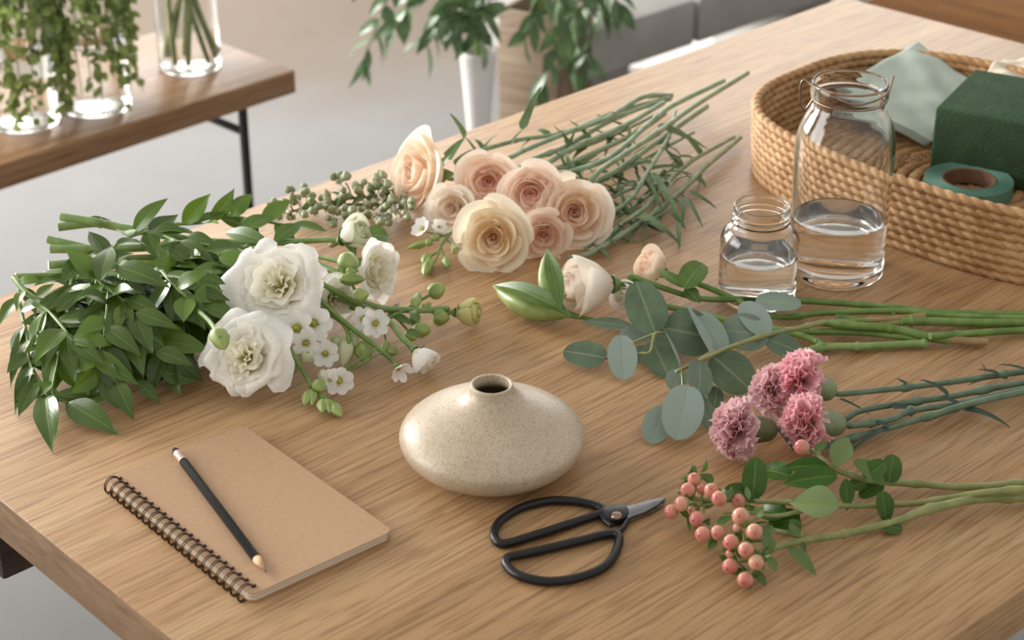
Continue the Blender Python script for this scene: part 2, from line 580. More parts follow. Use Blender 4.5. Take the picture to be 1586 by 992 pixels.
# ------------------------------------------------------------------ botany
def wshape(t, kind):
    if kind == 'petal':
        w = np.where(t < .62, np.sin(PI / 2 * np.clip(t / .62, 0, 1)) ** .85, np.sqrt(np.clip(1 - ((t - .62) / .40) ** 2, 0, 1)))
    elif kind == 'lance':
        w = np.sin(PI * t ** .80) ** 1.05
    elif kind == 'oval':
        w = np.sqrt(np.clip(1 - (2 * t - 1) ** 2, 0, 1)) ** 1.0
    elif kind == 'egg':
        w = np.sqrt(np.clip(1 - (2 * t ** .86 - 1) ** 2, 0, 1))
    elif kind == 'heart':
        w = np.sin(PI * t ** .62) ** .8
    else:
        w = np.clip(t * 12, 0, 1) ** .6 * (1 - t) ** .62
    return w / w.max()


def leaf(mb, base, tip, n, width, kind='lance', fold=.25, arch=.08, curl=0.0, wav=0.0, lay=0.0, nu=7, nv=13):
    base = np.asarray(base, float); tip = np.asarray(tip, float)
    ax = tip - base; L = np.linalg.norm(ax); d = ax / L
    n = nrm(np.asarray(n) - d * np.dot(n, d)); sd = np.cross(d, n)
    t = np.linspace(0, 1, nv); tt = .02 + .98 * t
    u = np.linspace(-1, 1, nu)
    w = wshape(tt, kind) * width / 2
    w[0] = max(w[0], width * .02); w[-1] = width * (.13 if kind == 'petal' else .01)
    c = base + d * (L * t)[:, None] + n * (L * (arch * 4 * t * (1 - t) - curl * t ** 2.2))[:, None]
    off = np.abs(u)[None, :] * fold * w[:, None] + wav * L * np.sin(t * 9 + lay * 6)[:, None] * (u[None, :] ** 3)
    P = c[:, None] + sd * (u[None, :] * w[:, None])[..., None] + n * off[..., None]
    uu, vv = np.meshgrid((u + 1) / 2, t)
    mb.grid(P, np.stack([uu, vv], -1), lay)


def lpx(mb, b, t, wpx, kind='lance', h0=.02, h1=.02, tilt=.45, roll=0.0, **kw):
    """leaf from base and tip pixels at given heights; width in pixels"""
    B = W(b[0], b[1], h0); T = W(t[0], t[1], h1)
    n = nrm(A(0, 0, 1) * tilt + TOW * (1 - tilt) + RIGHT * roll)
    leaf(mb, B, T, n, wpx * pxm(B), kind, **kw)
    return B, T


def basis(axis, roll=0.0):
    a = nrm(axis)
    s = nrm(np.cross(a, UPV if abs(np.dot(a, UPV)) < .9 else RIGHT)); b = np.cross(a, s)
    return nrm(s * math.cos(roll) + b * math.sin(roll)), nrm(b * math.cos(roll) - s * math.sin(roll)), a


def smooth(x, a, b):
    t = np.clip((x - a) / (b - a), 0, 1)
    return t * t * (3 - 2 * t)


def petals(mb, O, axis, R, N=26, seed=1, kind='rose', opening=1.0, ruffle=.04, roll=0.0, s0=0.0, s1=1.0):
    """spiral of cupped petals; O is the base of the flower head on its axis"""
    g = np.random.default_rng(seed)
    S, B, Z = basis(axis, roll)
    nu, nv = 15, 15
    u = np.linspace(-1, 1, nu)[None, :]; v = np.linspace(0, 1, nv)[:, None]
    for i in range(N):
        s = i / (N - 1)
        if s < s0 or s > s1:
            continue
        phi = i * 2.39996 + g.normal(0, .12)
        if kind == 'rose':
            rt = .035 + .50 * s if s < .62 else .42 + .50 * (s - .62) / .38 + g.normal(0, .025)
            hh = (.90 + .16 * s / .62 if s < .62 else 1.08 - .16 * (s - .62) / .38) + g.normal(0, .025)
            w = 1.7 - .75 * s / .62 if s < .62 else .98; lip = (.02 + .10 * s if s < .62 else .12 + .22 * (s - .62) / .38) * opening; fr = 3.0
        elif kind == 'bud':
            rt = .10 + .80 * s; hh = 1.75 - .2 * s + g.normal(0, .04)
            w = 1.6 - .45 * s; lip = .22 * s ** 4 * opening; fr = 3.0
        else:                                   # frilly double flower
            rt = max(.03, .06 + .70 * s ** .9 + g.normal(0, .05)); hh = .92 - .16 * s + g.normal(0, .07)
            w = 1.15 - .15 * s + g.normal(0, .1); lip = (.10 + .40 * s ** 1.4) * opening * g.uniform(.7, 1.2); fr = g.uniform(3.5, 6.5)
        top = 1 - (.20 if kind != 'lis' else .14) * np.abs(u) ** 4 + (.05 * (1 - np.abs(u)) ** 1.5 if kind == 'rose' and s > .6 else 0)
        ph = g.uniform(0, 6.28)
        if kind == 'lis':
            top = top + .012 * np.sin(u * 17 + ph)
        vv = v * top
        prof = 1 - np.exp(-3.6 * vv) if kind != 'bud' else np.sin(np.clip(vv, 0, 1.05) * (2.25 - .25 * s)) ** .8
        belly = .10 * s * np.sin(PI * np.clip(vv, 0, 1)) if kind != 'bud' else 0
        lp = smooth(vv, .50, 1.0) ** 1.6
        r = rt * prof + belly + lip * lp + .055 * u * (1 if i % 2 else -1) * vv
        r = r + ruffle * (.25 + s) * np.sin(u * fr + ph) * vv ** 3 + (ruffle * .6 * np.sin(u * fr * 2.1 + ph * 2) * vv ** 4 if kind == 'lis' else 0)
        z = (hh * vv if kind != 'rose' or s > .62 else hh * (.42 + .58 * vv)) - (lip * .75 * smooth(vv, .72, 1.05) ** 1.5) + ruffle * .6 * np.cos(u * fr + ph) * vv ** 3
        r = np.maximum(r, .012)
        a = phi + u * w * (.35 + .65 * smooth(vv, 0, .5))
        P = np.asarray(O) + R * (S * (r * np.cos(a))[..., None] + B * (r * np.sin(a))[..., None] + Z * z[..., None])
        uu = np.broadcast_to((u + 1) / 2, (nv, nu)); v2 = np.broadcast_to(v, (nv, nu))
        mb.grid(P, np.stack([uu, v2], -1), s)


def frilly(mb, O, axis, R, N=52, seed=1, flat=.8, spread=1.75):
    """carnation head: a ball of fan-shaped petals with toothed, waved rims"""
    g = np.random.default_rng(seed)
    S, B, Z = basis(axis)
    nu, nv = 19, 8
    u = np.linspace(-1, 1, nu)[None, :]; v = np.linspace(0, 1, nv)[:, None]
    for i in range(N):
        s = (i + .5) / N
        th = spread * s ** .62 * (1 + g.normal(0, .05)); ph = i * 2.39996 + g.normal(0, .2)
        d = Z * math.cos(th) + (S * math.cos(ph) + B * math.sin(ph)) * math.sin(th)
        tan = np.cross(Z, d) if th > .25 else S * math.cos(ph * 3) + B * math.sin(ph * 3)
        tan = nrm(tan - d * np.dot(tan, d)); nn = np.cross(d, tan)
        al = g.normal(0, .55)
        tan, nn = tan * math.cos(al) + nn * math.sin(al), nn * math.cos(al) - tan * math.sin(al)
        L = (1 + g.normal(0, .05)) * (flat + (1 - flat) * math.sin(min(th, PI / 2)))
        teeth = 1 + .045 * np.sign(np.sin(u * 19 + i)) * (v > .99)
        q = g.uniform(0, 6.28)
        wd = .10 + .50 * v ** 1.3
        rad = .12 + (L - .12) * v * teeth * (1 - .10 * u ** 2)
        wave = .13 * v ** 2 * np.sin(u * 4.6 + q) + .055 * v ** 3 * np.sin(u * 10.5 + q * 2)
        bend = .14 * v ** 2 * (1 if s > .5 else .4)
        P = np.asarray(O) + R * (d * rad[..., None] + tan * (u * wd)[..., None] + nn * (wave)[..., None] - Z * (bend * math.sin(min(th, PI / 2)) * np.ones_like(u))[..., None])
        uu = np.broadcast_to((u + 1) / 2, (nv, nu)); v2 = np.broadcast_to(v, (nv, nu))
        mb.grid(P, np.stack([uu, v2], -1), .3 + .7 * s)


def sepals(mb, O, axis, L, wd, N=5, out=.8, back=.4, seed=0, lay=0.0):
    g = np.random.default_rng(seed); S, B, Z = basis(axis, g.uniform(0, 6))
    for k in range(N):
        a = 2 * PI * k / N + g.normal(0, .12)
        d = S * math.cos(a) + B * math.sin(a)
        tip = np.asarray(O) + d * L * out - Z * L * back * (1 + g.normal(0, .2))
        leaf(mb, np.asarray(O) + d * wd * .15, tip, Z, wd, 'lance', .3, .12, .0, lay=lay, nu=5, nv=9)


def cup(mb, O, axis, r, L, closed=True):
    """calyx tube from r*.3 at -L up to r"""
    lathe(mb, lathe_prof([(0.0001, -L), (.34 * r, -L * .96), (.72 * r, -L * .55), (.98 * r, -L * .12), (r, .02 * L), (.9 * r, .06 * L)], 20), O, axis, 18)


def head_at(px, py, h, rpx):
    C = W(px, py, h)
    return C, rpx * pxm(C)


def stempath(O, axis, back, pts):
    """stem centre line from behind a flower head through pixel waypoints (px, py, h)"""
    return [np.asarray(O), np.asarray(O) - np.asarray(axis) * back] + [W(*p) for p in pts]


def rose(name, label, px, py, h, rpx, axis, mat, stem, seed, N=28, group=None, kind='rose', opening=1.0, leaves=(), stem_r=.0028,
         smat='stem_blue', nodes=(), ruffle=.04, sep=True, lm='leaf_mid', stem_end=None):
    axis = AX(*axis)
    C, R = head_at(px, py, h, rpx)
    O = C - axis * R * (.5 if kind != 'bud' else .85)
    t = thing(name, label, 'flower', A(C[0], C[1], TAB), group)
    mb = MB(); petals(mb, O, axis, R, N, seed, kind, opening, ruffle, roll=seed * .7)
    mb.build('petals', M[mat], t)
    cb = MB(); cup(cb, O + axis * R * .10, axis, R * .30, R * .30)
    if sep:
        sepals(cb, O + axis * R * .02, axis, R * (.85 if kind != 'bud' else 1.0), R * .30, 5, .75, .15 if kind != 'bud' else -.55, seed)
    cb.build('calyx', M['calyx'], t)
    sb = MB(); pts = stempath(O - axis * R * .12, axis, R * .5, stem)
    tube(sb, pts, stem_r * .9, stem_end or stem_r * 1.1, 10, 60, nodes)
    sb.build('stem', M[smat], t)
    if leaves:
        lb = MB()
        for l in leaves:
            lpx(lb, *l[:3], **l[3])
        lb.build('leaves', M[lm], t)
    return t, O, R, axis


def small_flower(mb, cb, C, axis, R, N=6, seed=0, cup_=.25):
    g = np.random.default_rng(seed); S, B, Z = basis(axis, g.uniform(0, 6))
    for k in range(N):
        a = 2 * PI * k / N + g.normal(0, .1)
        d = S * math.cos(a) + B * math.sin(a)
        tip = C + d * R * g.uniform(.92, 1.06) + Z * R * (cup_ + g.normal(0, .08))
        leaf(mb, C + d * R * .06, tip, Z, R * g.uniform(.66, .80), 'petal', .1, -.06, .04, .03, g.uniform(0, 1), 9, 9)
    lathe(cb, [(.0001, R * .20), (R * .10, R * .19), (R * .17, R * .10), (R * .16, -.02 * R), (.0001, -.1 * R)], C + Z * R * .05, Z, 10)
    for k in range(7):
        a = k * 2.4; q = C + (S * math.cos(a) + B * math.sin(a)) * R * .19 + Z * R * .2
        lathe(cb, [(.0001, R * .06), (R * .05, 0), (.0001, -R * .06)], q, Z, 6)


def budshape(mb, C, axis, r, L, seg=14, twist=0.0, ridges=5, amp=.08):
    """closed bud: a ribbed teardrop from its base at C"""
    prof = lathe_prof([(.0001, 0), (.62 * r, .08 * L), (r, .38 * L), (.74 * r, .70 * L), (.30 * r, .92 * L), (.0001, L)], 22)
    lathe(mb, prof, C, axis, 20, 0, lambda a, t: 1 + amp * np.cos(ridges * a + twist * t))


def buds(t, items, mat, twist=1.0, ridges=5, amp=.12, name='bud', cal=True):
    """each closed bud a part of its own, with a small green cup under it"""
    for k, (x, y_, h_, x2, y2, h2, r_) in enumerate(items):
        a = W(x, y_, h_); b = W(x2, y2, h2); L = np.linalg.norm(b - a); r = r_ * pxm(a)
        m = MB(); budshape(m, a, b - a, r, L, 14, twist, ridges, amp)
        o = m.build(name, M[mat], t)
        if cal:
            m = MB(); sepals(m, a, b - a, L * .55, r * .8, 4, min(1.3, r * 1.1 / (L * .55)), -.8, k)
            m.build('sepals', M['calyx'], o)


def florets(t, items, g0=0):
    for k, (x, y_, h_, r_, ax_, n_, cu) in enumerate(items):
        c = W(x, y_, h_); ax = AX(*ax_); m = MB(); cb = MB()
        small_flower(m, cb, c, ax, r_ * pxm(c), n_, int(x) + g0, cu)
        o = m.build('floret', M['white_small'], t); cb.build('flower_centre', M['pollen'], o)


def branch(t, pts, n, ln, wd, lm='leaf_dark', sm='stem_green', r=.0018, start=.12, seed=0, kind='lance', spread=.9, up=.55, droop=.1, pair=False, tint=0.3,
           fold=.25, hmin=.004, leafname='leaves', tiplen=1.0):
    g = np.random.default_rng(seed)
    sb = MB(); P = tube(sb, pts, r, r * .55, 8, 44)
    sb.build('stem', M[sm], t)
    T, N_, B_ = frames(P)
    lb = MB()
    ks = np.linspace(start, 1.0, n)
    for i, k in enumerate(ks):
        j = min(len(P) - 1, int(k * (len(P) - 1)))
        tn = T[j]
        nn = nrm(A(0, 0, 1) * up + TOW * (1 - up) + g.normal(0, .28, 3))
        nn = nrm(nn - tn * np.dot(nn, tn)); sd = np.cross(tn, nn)
        sides = ((1, -1) if pair else ((1,) if i % 2 else (-1,)))
        if i == n - 1:
            sides = (0,)
        for s in sides:
            a = s * g.uniform(spread * .7, spread * 1.15)
            d = nrm(tn * math.cos(a) + sd * math.sin(a) + nn * g.uniform(-.1, .25) - A(0, 0, 1) * droop * g.uniform(0, 2))
            L = ln * g.uniform(.78, 1.15) * (tiplen if i == n - 1 else 1)
            b = P[j]; tip = b + d * L
            if tip[2] < TAB + hmin:
                tip[2] = TAB + hmin + g.uniform(0, .003)
            leaf(lb, b, tip, nn, wd * g.uniform(.85, 1.12), kind, fold, g.uniform(-.02, .12), g.uniform(-.04, .10), g.uniform(0, .015), tint * g.uniform(0, 1))
    V = lb
    for q in V.v:
        q[:, 2] = np.maximum(q[:, 2], TAB + .0012)
    lb.build(leafname, M[lm], t)
    return P


# ------------------------------------------------------------------ room
def quadprism(name, mat, corners, z0, z1, parent=None, bev=.003):
    vs = [(c[0], c[1], z0) for c in corners] + [(c[0], c[1], z1) for c in corners]
    return boxobj(name, None, mat, parent, verts=vs, bev=bev)


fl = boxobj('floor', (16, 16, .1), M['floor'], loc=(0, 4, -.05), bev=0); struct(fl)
YB = 7.2; XL = -3.6


def wall(name, fixed, a0, a1, holes, axis):
    """wall with window openings, boxes joined into one mesh"""
    bm = bmesh.new()

    def bx(p0, p1, z0, z1):
        if axis == 'x':
            c = ((p0 + p1) / 2, fixed, (z0 + z1) / 2); s = (p1 - p0, .16, z1 - z0)
        else:
            c = (fixed, (p0 + p1) / 2, (z0 + z1) / 2); s = (.16, p1 - p0, z1 - z0)
        r = bmesh.ops.create_cube(bm, size=1)
        for v in r['verts']:
            v.co = Vector((v.co.x * s[0] + c[0], v.co.y * s[1] + c[1], v.co.z * s[2] + c[2]))
    p = a0
    for (h0, h1, z0, z1) in holes:
        bx(p, h0, 0, 3.2); bx(h0, h1, 0, z0); bx(h0, h1, z1, 3.2); p = h1
    bx(p, a1, 0, 3.2)
    me = bpy.data.meshes.new(name); bm.to_mesh(me); bm.free(); me.materials.append(M['wall'])
    o = bpy.data.objects.new(name, me); COL.objects.link(o)
    return struct(o)


def window(name, fixed, h, axis):
    h0, h1, z0, z1 = h
    bm = bmesh.new()

    def bx(p0, p1, q0, q1):
        c = ((p0 + p1) / 2, fixed, (q0 + q1) / 2) if axis == 'x' else (fixed, (p0 + p1) / 2, (q0 + q1) / 2)
        s = (p1 - p0, .07, q1 - q0) if axis == 'x' else (.07, p1 - p0, q1 - q0)
        r = bmesh.ops.create_cube(bm, size=1)
        for v in r['verts']:
            v.co = Vector((v.co.x * s[0] + c[0], v.co.y * s[1] + c[1], v.co.z * s[2] + c[2]))
    w = .06; m = (h0 + h1) / 2
    bx(h0, h0 + w, z0, z1); bx(h1 - w, h1, z0, z1); bx(h0, h1, z0, z0 + w); bx(h0, h1, z1 - w, z1); bx(m - .025, m + .025, z0, z1)
    me = bpy.data.meshes.new(name); bm.to_mesh(me); bm.free(); me.materials.append(M['frame'])
    o = bpy.data.objects.new(name, me); COL.objects.link(o)
    return struct(o)


HB = [(-2.6, -.4, .7, 2.8), (.2, 2.4, .7, 2.8)]
HL = [(.2, 2.6, .7, 2.8), (3.4, 5.8, .7, 2.8)]
wall('wall_back', YB, -3.68, 6.0, HB, 'x'); wall('wall_left', XL, -2.5, YB, HL, 'y')
for i, h in enumerate(HB):
    window('window_%d' % (i + 1), YB, h, 'x')
for i, h in enumerate(HL):
    window('window_%d' % (i + 3), XL, h, 'y')


def area(name, loc, target, sx, sy, power, color=(1, 1, 1)):
    l = bpy.data.lights.new(name, 'AREA'); l.shape = 'RECTANGLE'; l.size = sx; l.size_y = sy; l.energy = power; l.color = color
    o = bpy.data.objects.new(name, l); COL.objects.link(o); o.location = loc
    o.rotation_euler = (Vector(target) - Vector(loc)).to_track_quat('-Z', 'Y').to_euler()
    return o


LK = dict(left=75, leftb=310, back=42)
DAY = (1.0, .985, .96)
area('daylight', (XL + .12, 1.4, 1.75), (0, 1.4, 1.75), 2.3, 2.0, LK['left'], DAY)
area('daylight', (XL + .12, 4.6, 1.75), (0, 4.6, 1.75), 2.3, 2.0, LK['leftb'], DAY)
area('daylight', (-1.5, YB - .12, 1.75), (-1.5, 0, 1.75), 2.1, 2.0, LK['back'], DAY)
area('daylight', (1.3, YB - .12, 1.75), (1.3, 0, 1.75), 2.1, 2.0, LK['back'] * .75, DAY)
wd = bpy.data.worlds.new('World'); SC.world = wd; wd.use_nodes = True
bg = wd.node_tree.nodes['Background']; bg.inputs[0].default_value = (1.0, .97, .93, 1); bg.inputs[1].default_value = .54

# ------------------------------------------------------------------ work table
c_l, c_f, c_b, c_r = A(-.624, 1.500, 0), A(.010, .807, 0), A(.467, 2.561, 0), A(1.179, 1.876, 0)
TA = math.radians(43.7); TU = A(math.cos(TA), math.sin(TA), 0); TV = A(-math.sin(TA), math.cos(TA), 0)
tc = (c_l + c_f + c_b + c_r) / 4
tbl = thing('work_table', 'large oak work table with a thick top, strewn with cut flowers', 'table', A(tc[0], tc[1], 0))
tbl.rotation_euler = (0, 0, TA)


def tl(p):
    q = p - tc
    return A(np.dot(q, TU), np.dot(q, TV), 0)


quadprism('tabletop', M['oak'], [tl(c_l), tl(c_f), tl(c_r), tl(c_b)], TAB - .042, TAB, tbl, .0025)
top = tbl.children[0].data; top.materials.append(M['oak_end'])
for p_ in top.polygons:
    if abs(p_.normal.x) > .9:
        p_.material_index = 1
zu = TAB - .042
vr = abs(float(np.dot(WZ(14, 868, zu - .08) - tc, TV)))
for sy in (-1, 1):
    boxobj('rail', (1.50, .05, .08), M['dark_wood'], tbl, (0, sy * vr, zu - .04), 0, .003)
for sx in (-1, 1):
    for sy in (-1, 1):
        boxobj('leg', (.07, .07, zu - .08), M['dark_wood'], tbl, (sx * .42, sy * vr, (zu - .08) / 2), 0, .004)
    boxobj('crossbeam', (.05, 2 * vr - .05, .08), M['dark_wood'], tbl, (sx * .42, 0, zu - .04), 0, .003)

# ------------------------------------------------------------------ stoneware vase
vc = W(762, 677, .0275)
vz = thing('bud_vase', 'squat speckled beige stoneware vase with a small round mouth', 'vase', A(vc[0], vc[1], TAB))
k = 144 * pxm(vc) / .074
prof = [(.0001, .001), (.030, .0), (.041, .001), (.056, .0065), (.0690, .0165), (.0738, .0275), (.0715, .0350), (.0635, .0425), (.0505, .0500), (.0370, .0560),
        (.0268, .0610), (.0205, .0662), (.0180, .0705), (.0172, .0735), (.0166, .0750), (.0150, .0752), (.0143, .0735), (.0145, .067), (.022, .060), (.040, .052), (.060, .040),
        (.064, .030), (.05, .014), (.03, .006), (.0001, .006)]
mb = MB(); lathe(mb, lathe_prof(np.array(prof) * k, 160), A(vc[0], vc[1], TAB), (0, 0, 1), 96)
mb.build('body', M['ceramic'], vz)

# ------------------------------------------------------------------ notebook
hN = .0085
q = [W(x, y, hN) for x, y in ((178, 737), (388, 655), (597, 827), (360, 936))]
nc = sum(q) / 4
wdir = nrm((q[1] - q[0]) + (q[2] - q[3])); ldir = nrm((q[0] - q[3]) + (q[1] - q[2])); ldir = nrm(ldir - wdir * np.dot(ldir, wdir))
NW = (np.linalg.norm(q[1] - q[0]) + np.linalg.norm(q[2] - q[3])) / 2; NL = (np.linalg.norm(q[0] - q[3]) + np.linalg.norm(q[1] - q[2])) / 2
nb = thing('notebook', 'kraft brown spiral bound notebook lying closed with a pencil on it', 'notebook', A(nc[0], nc[1], TAB))
nrot = math.atan2(wdir[1], wdir[0])


def slab(name, mat, x0, x1, y0, y1, z0, z1, rad, parent, rot, seg=8, corners=(1, 1, 1, 1), bev=.0003):
    """rounded rectangle slab in the parent's frame turned by rot"""
    bm = bmesh.new(); pts = []
    for (cx, cy, a0, on) in ((x1 - rad, y1 - rad, 0, corners[0]), (x0 + rad, y1 - rad, 90, corners[1]), (x0 + rad, y0 + rad, 180, corners[2]), (x1 - rad, y0 + rad, 270, corners[3])):
        if on:
            for i in range(seg + 1):
                a = math.radians(a0 + 90 * i / seg); pts.append((cx + rad * math.cos(a), cy + rad * math.sin(a)))
        else:
            a = math.radians(a0 + 45); pts.append((cx + rad * math.sqrt(2) * math.cos(a), cy + rad * math.sqrt(2) * math.sin(a)))
    vs = [bm.verts.new((x, y, z0)) for x, y in pts]
    f = bm.faces.new(vs)
    r = bmesh.ops.extrude_face_region(bm, geom=[f])
    for v in [g for g in r['geom'] if isinstance(g, bmesh.types.BMVert)]:
        v.co.z = z1
    bmesh.ops.recalc_face_normals(bm, faces=bm.faces)
    me = bpy.data.meshes.new(name); bm.to_mesh(me); bm.free()
    me.polygons.foreach_set('use_smooth', np.ones(len(me.polygons), bool)); me.set_sharp_from_angle(angle=math.radians(35))
    me.materials.append(mat)
    o = bpy.data.objects.new(name, me); COL.objects.link(o); o.parent = parent; o.rotation_euler = (0, 0, rot)
    return o


# the wire spine runs along the left edge (x = -NW/2)
x0, x1, y0, y1 = -NW / 2 + .004, NW / 2, -NL / 2, NL / 2
slab('back_cover', M['kraft_board'], x0, x1, y0, y1, .0002, .0014, .007, nb, nrot)
slab('pages', M['pages'], x0 + .001, x1 - .0015, y0 + .0015, y1 - .0015, .0014, hN - .0007, .006, nb, nrot)
slab('front_cover', M['kraft'], x0, x1, y0, y1, hN - .0007, hN + .0001, .007, nb, nrot)
wb = MB(); hb = MB(); nl = 21
perp = np.cross(A(0, 0, 1), wdir)
for i in range(nl):
    for dy in (-.0011, .0011):
        yy = y0 + .008 + (NL - .016) * i / (nl - 1) + dy
        # D-shaped loop round the spine
        cz = hN / 2 + .0012; cx = x0 - .0005; rr = .0068
        pts = []
        for a in np.linspace(math.radians(18), math.radians(342), 26):
            lx = cx + .0012 + rr * math.cos(a) * (1.10 if math.cos(a) > 0 else 1.0)
            lz = cz + (rr + .0010) * math.sin(a)
            pts.append(nc * A(1, 1, 0) + A(0, 0, TAB) + wdir * lx + perp * yy + A(0, 0, max(lz, .0006)))
        tube(wb, pts, .00052, seg=6, smooth=False)
    yy = y0 + .008 + (NL - .016) * i / (nl - 1)
    hc = nc * A(1, 1, 0) + A(0, 0, TAB + hN + .0004) + wdir * (x0 + .0078) + perp * yy
    tube(hb, [hc - wdir * .0016, hc + wdir * .0016], .0016, seg=8)
wb.build('spiral_wire', M['wire'], nb)
hb.build('punched_hole', M['dark_tip'], nb)

# ------------------------------------------------------------------ pencil
hp = hN + .0038
pa, pb = W(269, 695, hp), W(413, 887, hp)
pd = nrm(pb - pa); PLn = np.linalg.norm(pb - pa)
pc = thing('pencil', 'sharpened black pencil lying on the brown notebook', 'pencil', A(*((pa + pb) / 2)[:2], TAB + hN))


def hexrod(mb, a, b, r0, r1, seg=6, off=0):
    d = nrm(b - a); s = nrm(np.cross(d, A(0, 0, 1))); u = np.cross(s, d)
    an = np.arange(seg) * 2 * PI / seg + off
    ring = lambda c, r: c + r * (s * np.cos(an)[:, None] + u * np.sin(an)[:, None])
    mb.grid(np.stack([ring(a, 1e-5), ring(a, r0), ring(b, r1), ring(b, 1e-5)]), None, 0, True)


r = .0036
f1, f2, f3, f4 = [pa + pd * PLn * x for x in (.045, .115, .905, .975)]
m = MB(); hexrod(m, f2, f3, r, r, 6, PI / 6); m.build('barrel', M['pencil'], pc, sharp=30)
m = MB(); hexrod(m, f1, f2, r * 1.0, r * 1.0, 20)
for x in (.3, .45, .6, .75):
    cc = f1 + (f2 - f1) * x; hexrod(m, cc - pd * .0005, cc + pd * .0005, r * 1.06, r * 1.06, 20)
m.build('ferrule', M['ferrule'], pc, sharp=30)
m = MB(); lathe(m, [(r * .9, 0), (r * .85, .004), (r * .45, .0078), (.0001, .0088)], f1, -pd, 16); m.build('eraser', M['eraser'], pc)
m = MB(); hexrod(m, f3, f4, r * .98, .0011, 18); m.build('sharpened_tip', M['cut_wood'], pc)
m = MB(); hexrod(m, f4 - pd * .0005, pb, .00115, .0002, 12); m.build('graphite_lead', M['lead'], pc)

# ------------------------------------------------------------------ scissors
hs = .0042
sc0 = W(954, 801, .006)
sx = thing('floral_scissors', 'black floral scissors with wide loop handles and short steel blades', 'scissors', A(sc0[0], sc0[1], TAB))


def loop(pts, nm):
    P = [W(x, y, hs) for x, y in pts]
    P = np.array(P + [P[0]])
    Q = spline(P, 140)[:-1]
    for _ in range(2):
        Q = (np.roll(Q, 1, 0) + Q * 2 + np.roll(Q, -1, 0)) / 4
    m = MB(); ringtube(m, Q, .0036, 12)
    m.build(nm, M['scissor_black'], sx)


loop([(932, 796), (934, 789), (921, 783), (905, 779), (885, 776.5), (856, 776), (832, 780), (808, 787), (786, 799), (771, 812), (765, 827), (768, 838), (777, 843), (790, 841.5), (812, 835), (850, 823), (890, 810), (920, 800)], 'handle')
loop([(953, 827), (958.5, 832), (958, 843), (951, 862), (938, 877), (918, 888), (885, 898), (848, 901.5), (815, 896), (795, 887), (784, 875), (784, 867), (791, 863), (810, 859), (850, 850), (900, 838), (935, 829)], 'handle')


def flat(name, pts, h0, h1, mat, bev=.0006):
    bm = bmesh.new()
    o0 = root_loc(sx)
    vs = [bm.verts.new(Vector(W(x, y, h0) - o0)) for x, y in pts]
    f = bm.faces.new(vs); r = bmesh.ops.extrude_face_region(bm, geom=[f])
    for v in [g for g in r['geom'] if isinstance(g, bmesh.types.BMVert)]:
        v.co.z = TAB + h1 - o0[2]
    bmesh.ops.recalc_face_normals(bm, faces=bm.faces)
    if bev:
        bmesh.ops.bevel(bm, geom=list(bm.edges), offset=bev, segments=2, affect='EDGES', profile=.5)
    me = bpy.data.meshes.new(name); bm.to_mesh(me); bm.free(); me.materials.append(mat)
    me.polygons.foreach_set('use_smooth', np.ones(len(me.polygons), bool)); me.set_sharp_from_angle(angle=math.radians(35))
    o = bpy.data.objects.new(name, me); COL.objects.link(o); o.parent = sx
    return o


flat('blade', [(962, 792), (980, 785), (1006, 777.5), (1032.5, 773.5), (1018, 786), (1000, 796), (972, 806)], .0044, .0066, M['steel'], .0007)
flat('blade', [(966, 801), (1000, 792), (1031, 777), (1026, 786), (1010, 796), (990, 804), (970, 813)], .0018, .0040, M['steel'], .0006)
flat('pivot_plate', [(930, 801), (936, 795), (952, 791.5), (966, 791), (973, 797), (974, 806), (966, 814), (948, 817), (936, 812)], .0010, .0078, M['scissor_black'], .0014)
m = MB(); tube(m, [W(930, 797, hs), W(936, 806, hs), W(947, 815, hs)], .0028, .0022, 8); tube(m, [W(972, 806, hs), W(965, 818, hs), W(955, 828, hs)], .0022, .0032, 8)
m.build('shank', M['scissor_black'], sx)
m = MB(); pv = W(955, 800, .0078)
lathe(m, lathe_prof([(.0048, -.0005), (.0048, .0006), (.004, .0018), (.0022, .0026), (.0001, .0028)], 14), pv, (0, 0, 1), 24)
m.build('rivet', M['copper'], sx)

# ------------------------------------------------------------------ jars
def glass_jar(t, C, outer, thick, floor_t, water_h, nm='glass', threads=()):
    """outer: (r, z) list from the foot's edge up to the rim"""
    o = np.array(outer, float)
    O = spline([(a, b, 0) for a, b in o], 90)[:, :2]
    inn = O[::-1].copy(); inn[:, 0] -= thick
    inn = inn[inn[:, 1] > floor_t + .004]
    rim = O[-1]
    rr = [(rim[0] - thick * .15, rim[1] + thick * .38), (rim[0] - thick * .5, rim[1] + thick * .5), (rim[0] - thick * .85, rim[1] + thick * .38)]
    rb = inn[-1, 0]
    bot = [(rb - .0008, floor_t + .0022), (rb - .004, floor_t), (rb * .5, floor_t + .0012), (.0001, floor_t + .0022)]
    foot = [(.0001, .0016), (O[0, 0] * .7, .0012), (O[0, 0] * .93, .0002)]
    prof = np.vstack([foot, O, rr, inn, bot])
    m = MB(); lathe(m, prof, C, (0, 0, 1), 96); m.build(nm, M['glass'], t)
    ri = np.interp(water_h, inn[::-1, 1], inn[::-1, 0]) + .00025
    wp = [(.0001, floor_t + .0015), (rb * .5, floor_t + .0008), (rb - .004, floor_t - .0004), (rb - .0002, floor_t + .0016)]
    zz = np.linspace(floor_t + .006, water_h - .0012, 14)
    wp += [(np.interp(z, inn[::-1, 1], inn[::-1, 0]) + .00025, z) for z in zz]
    wp += [(ri, water_h + .0006), (ri - .0012, water_h - .0004), (ri - .004, water_h - .0009), (ri * .5, water_h - .001), (.0001, water_h - .001)]
    m = MB(); lathe(m, wp, C, (0, 0, 1), 96); m.build('water', M['water'], t)


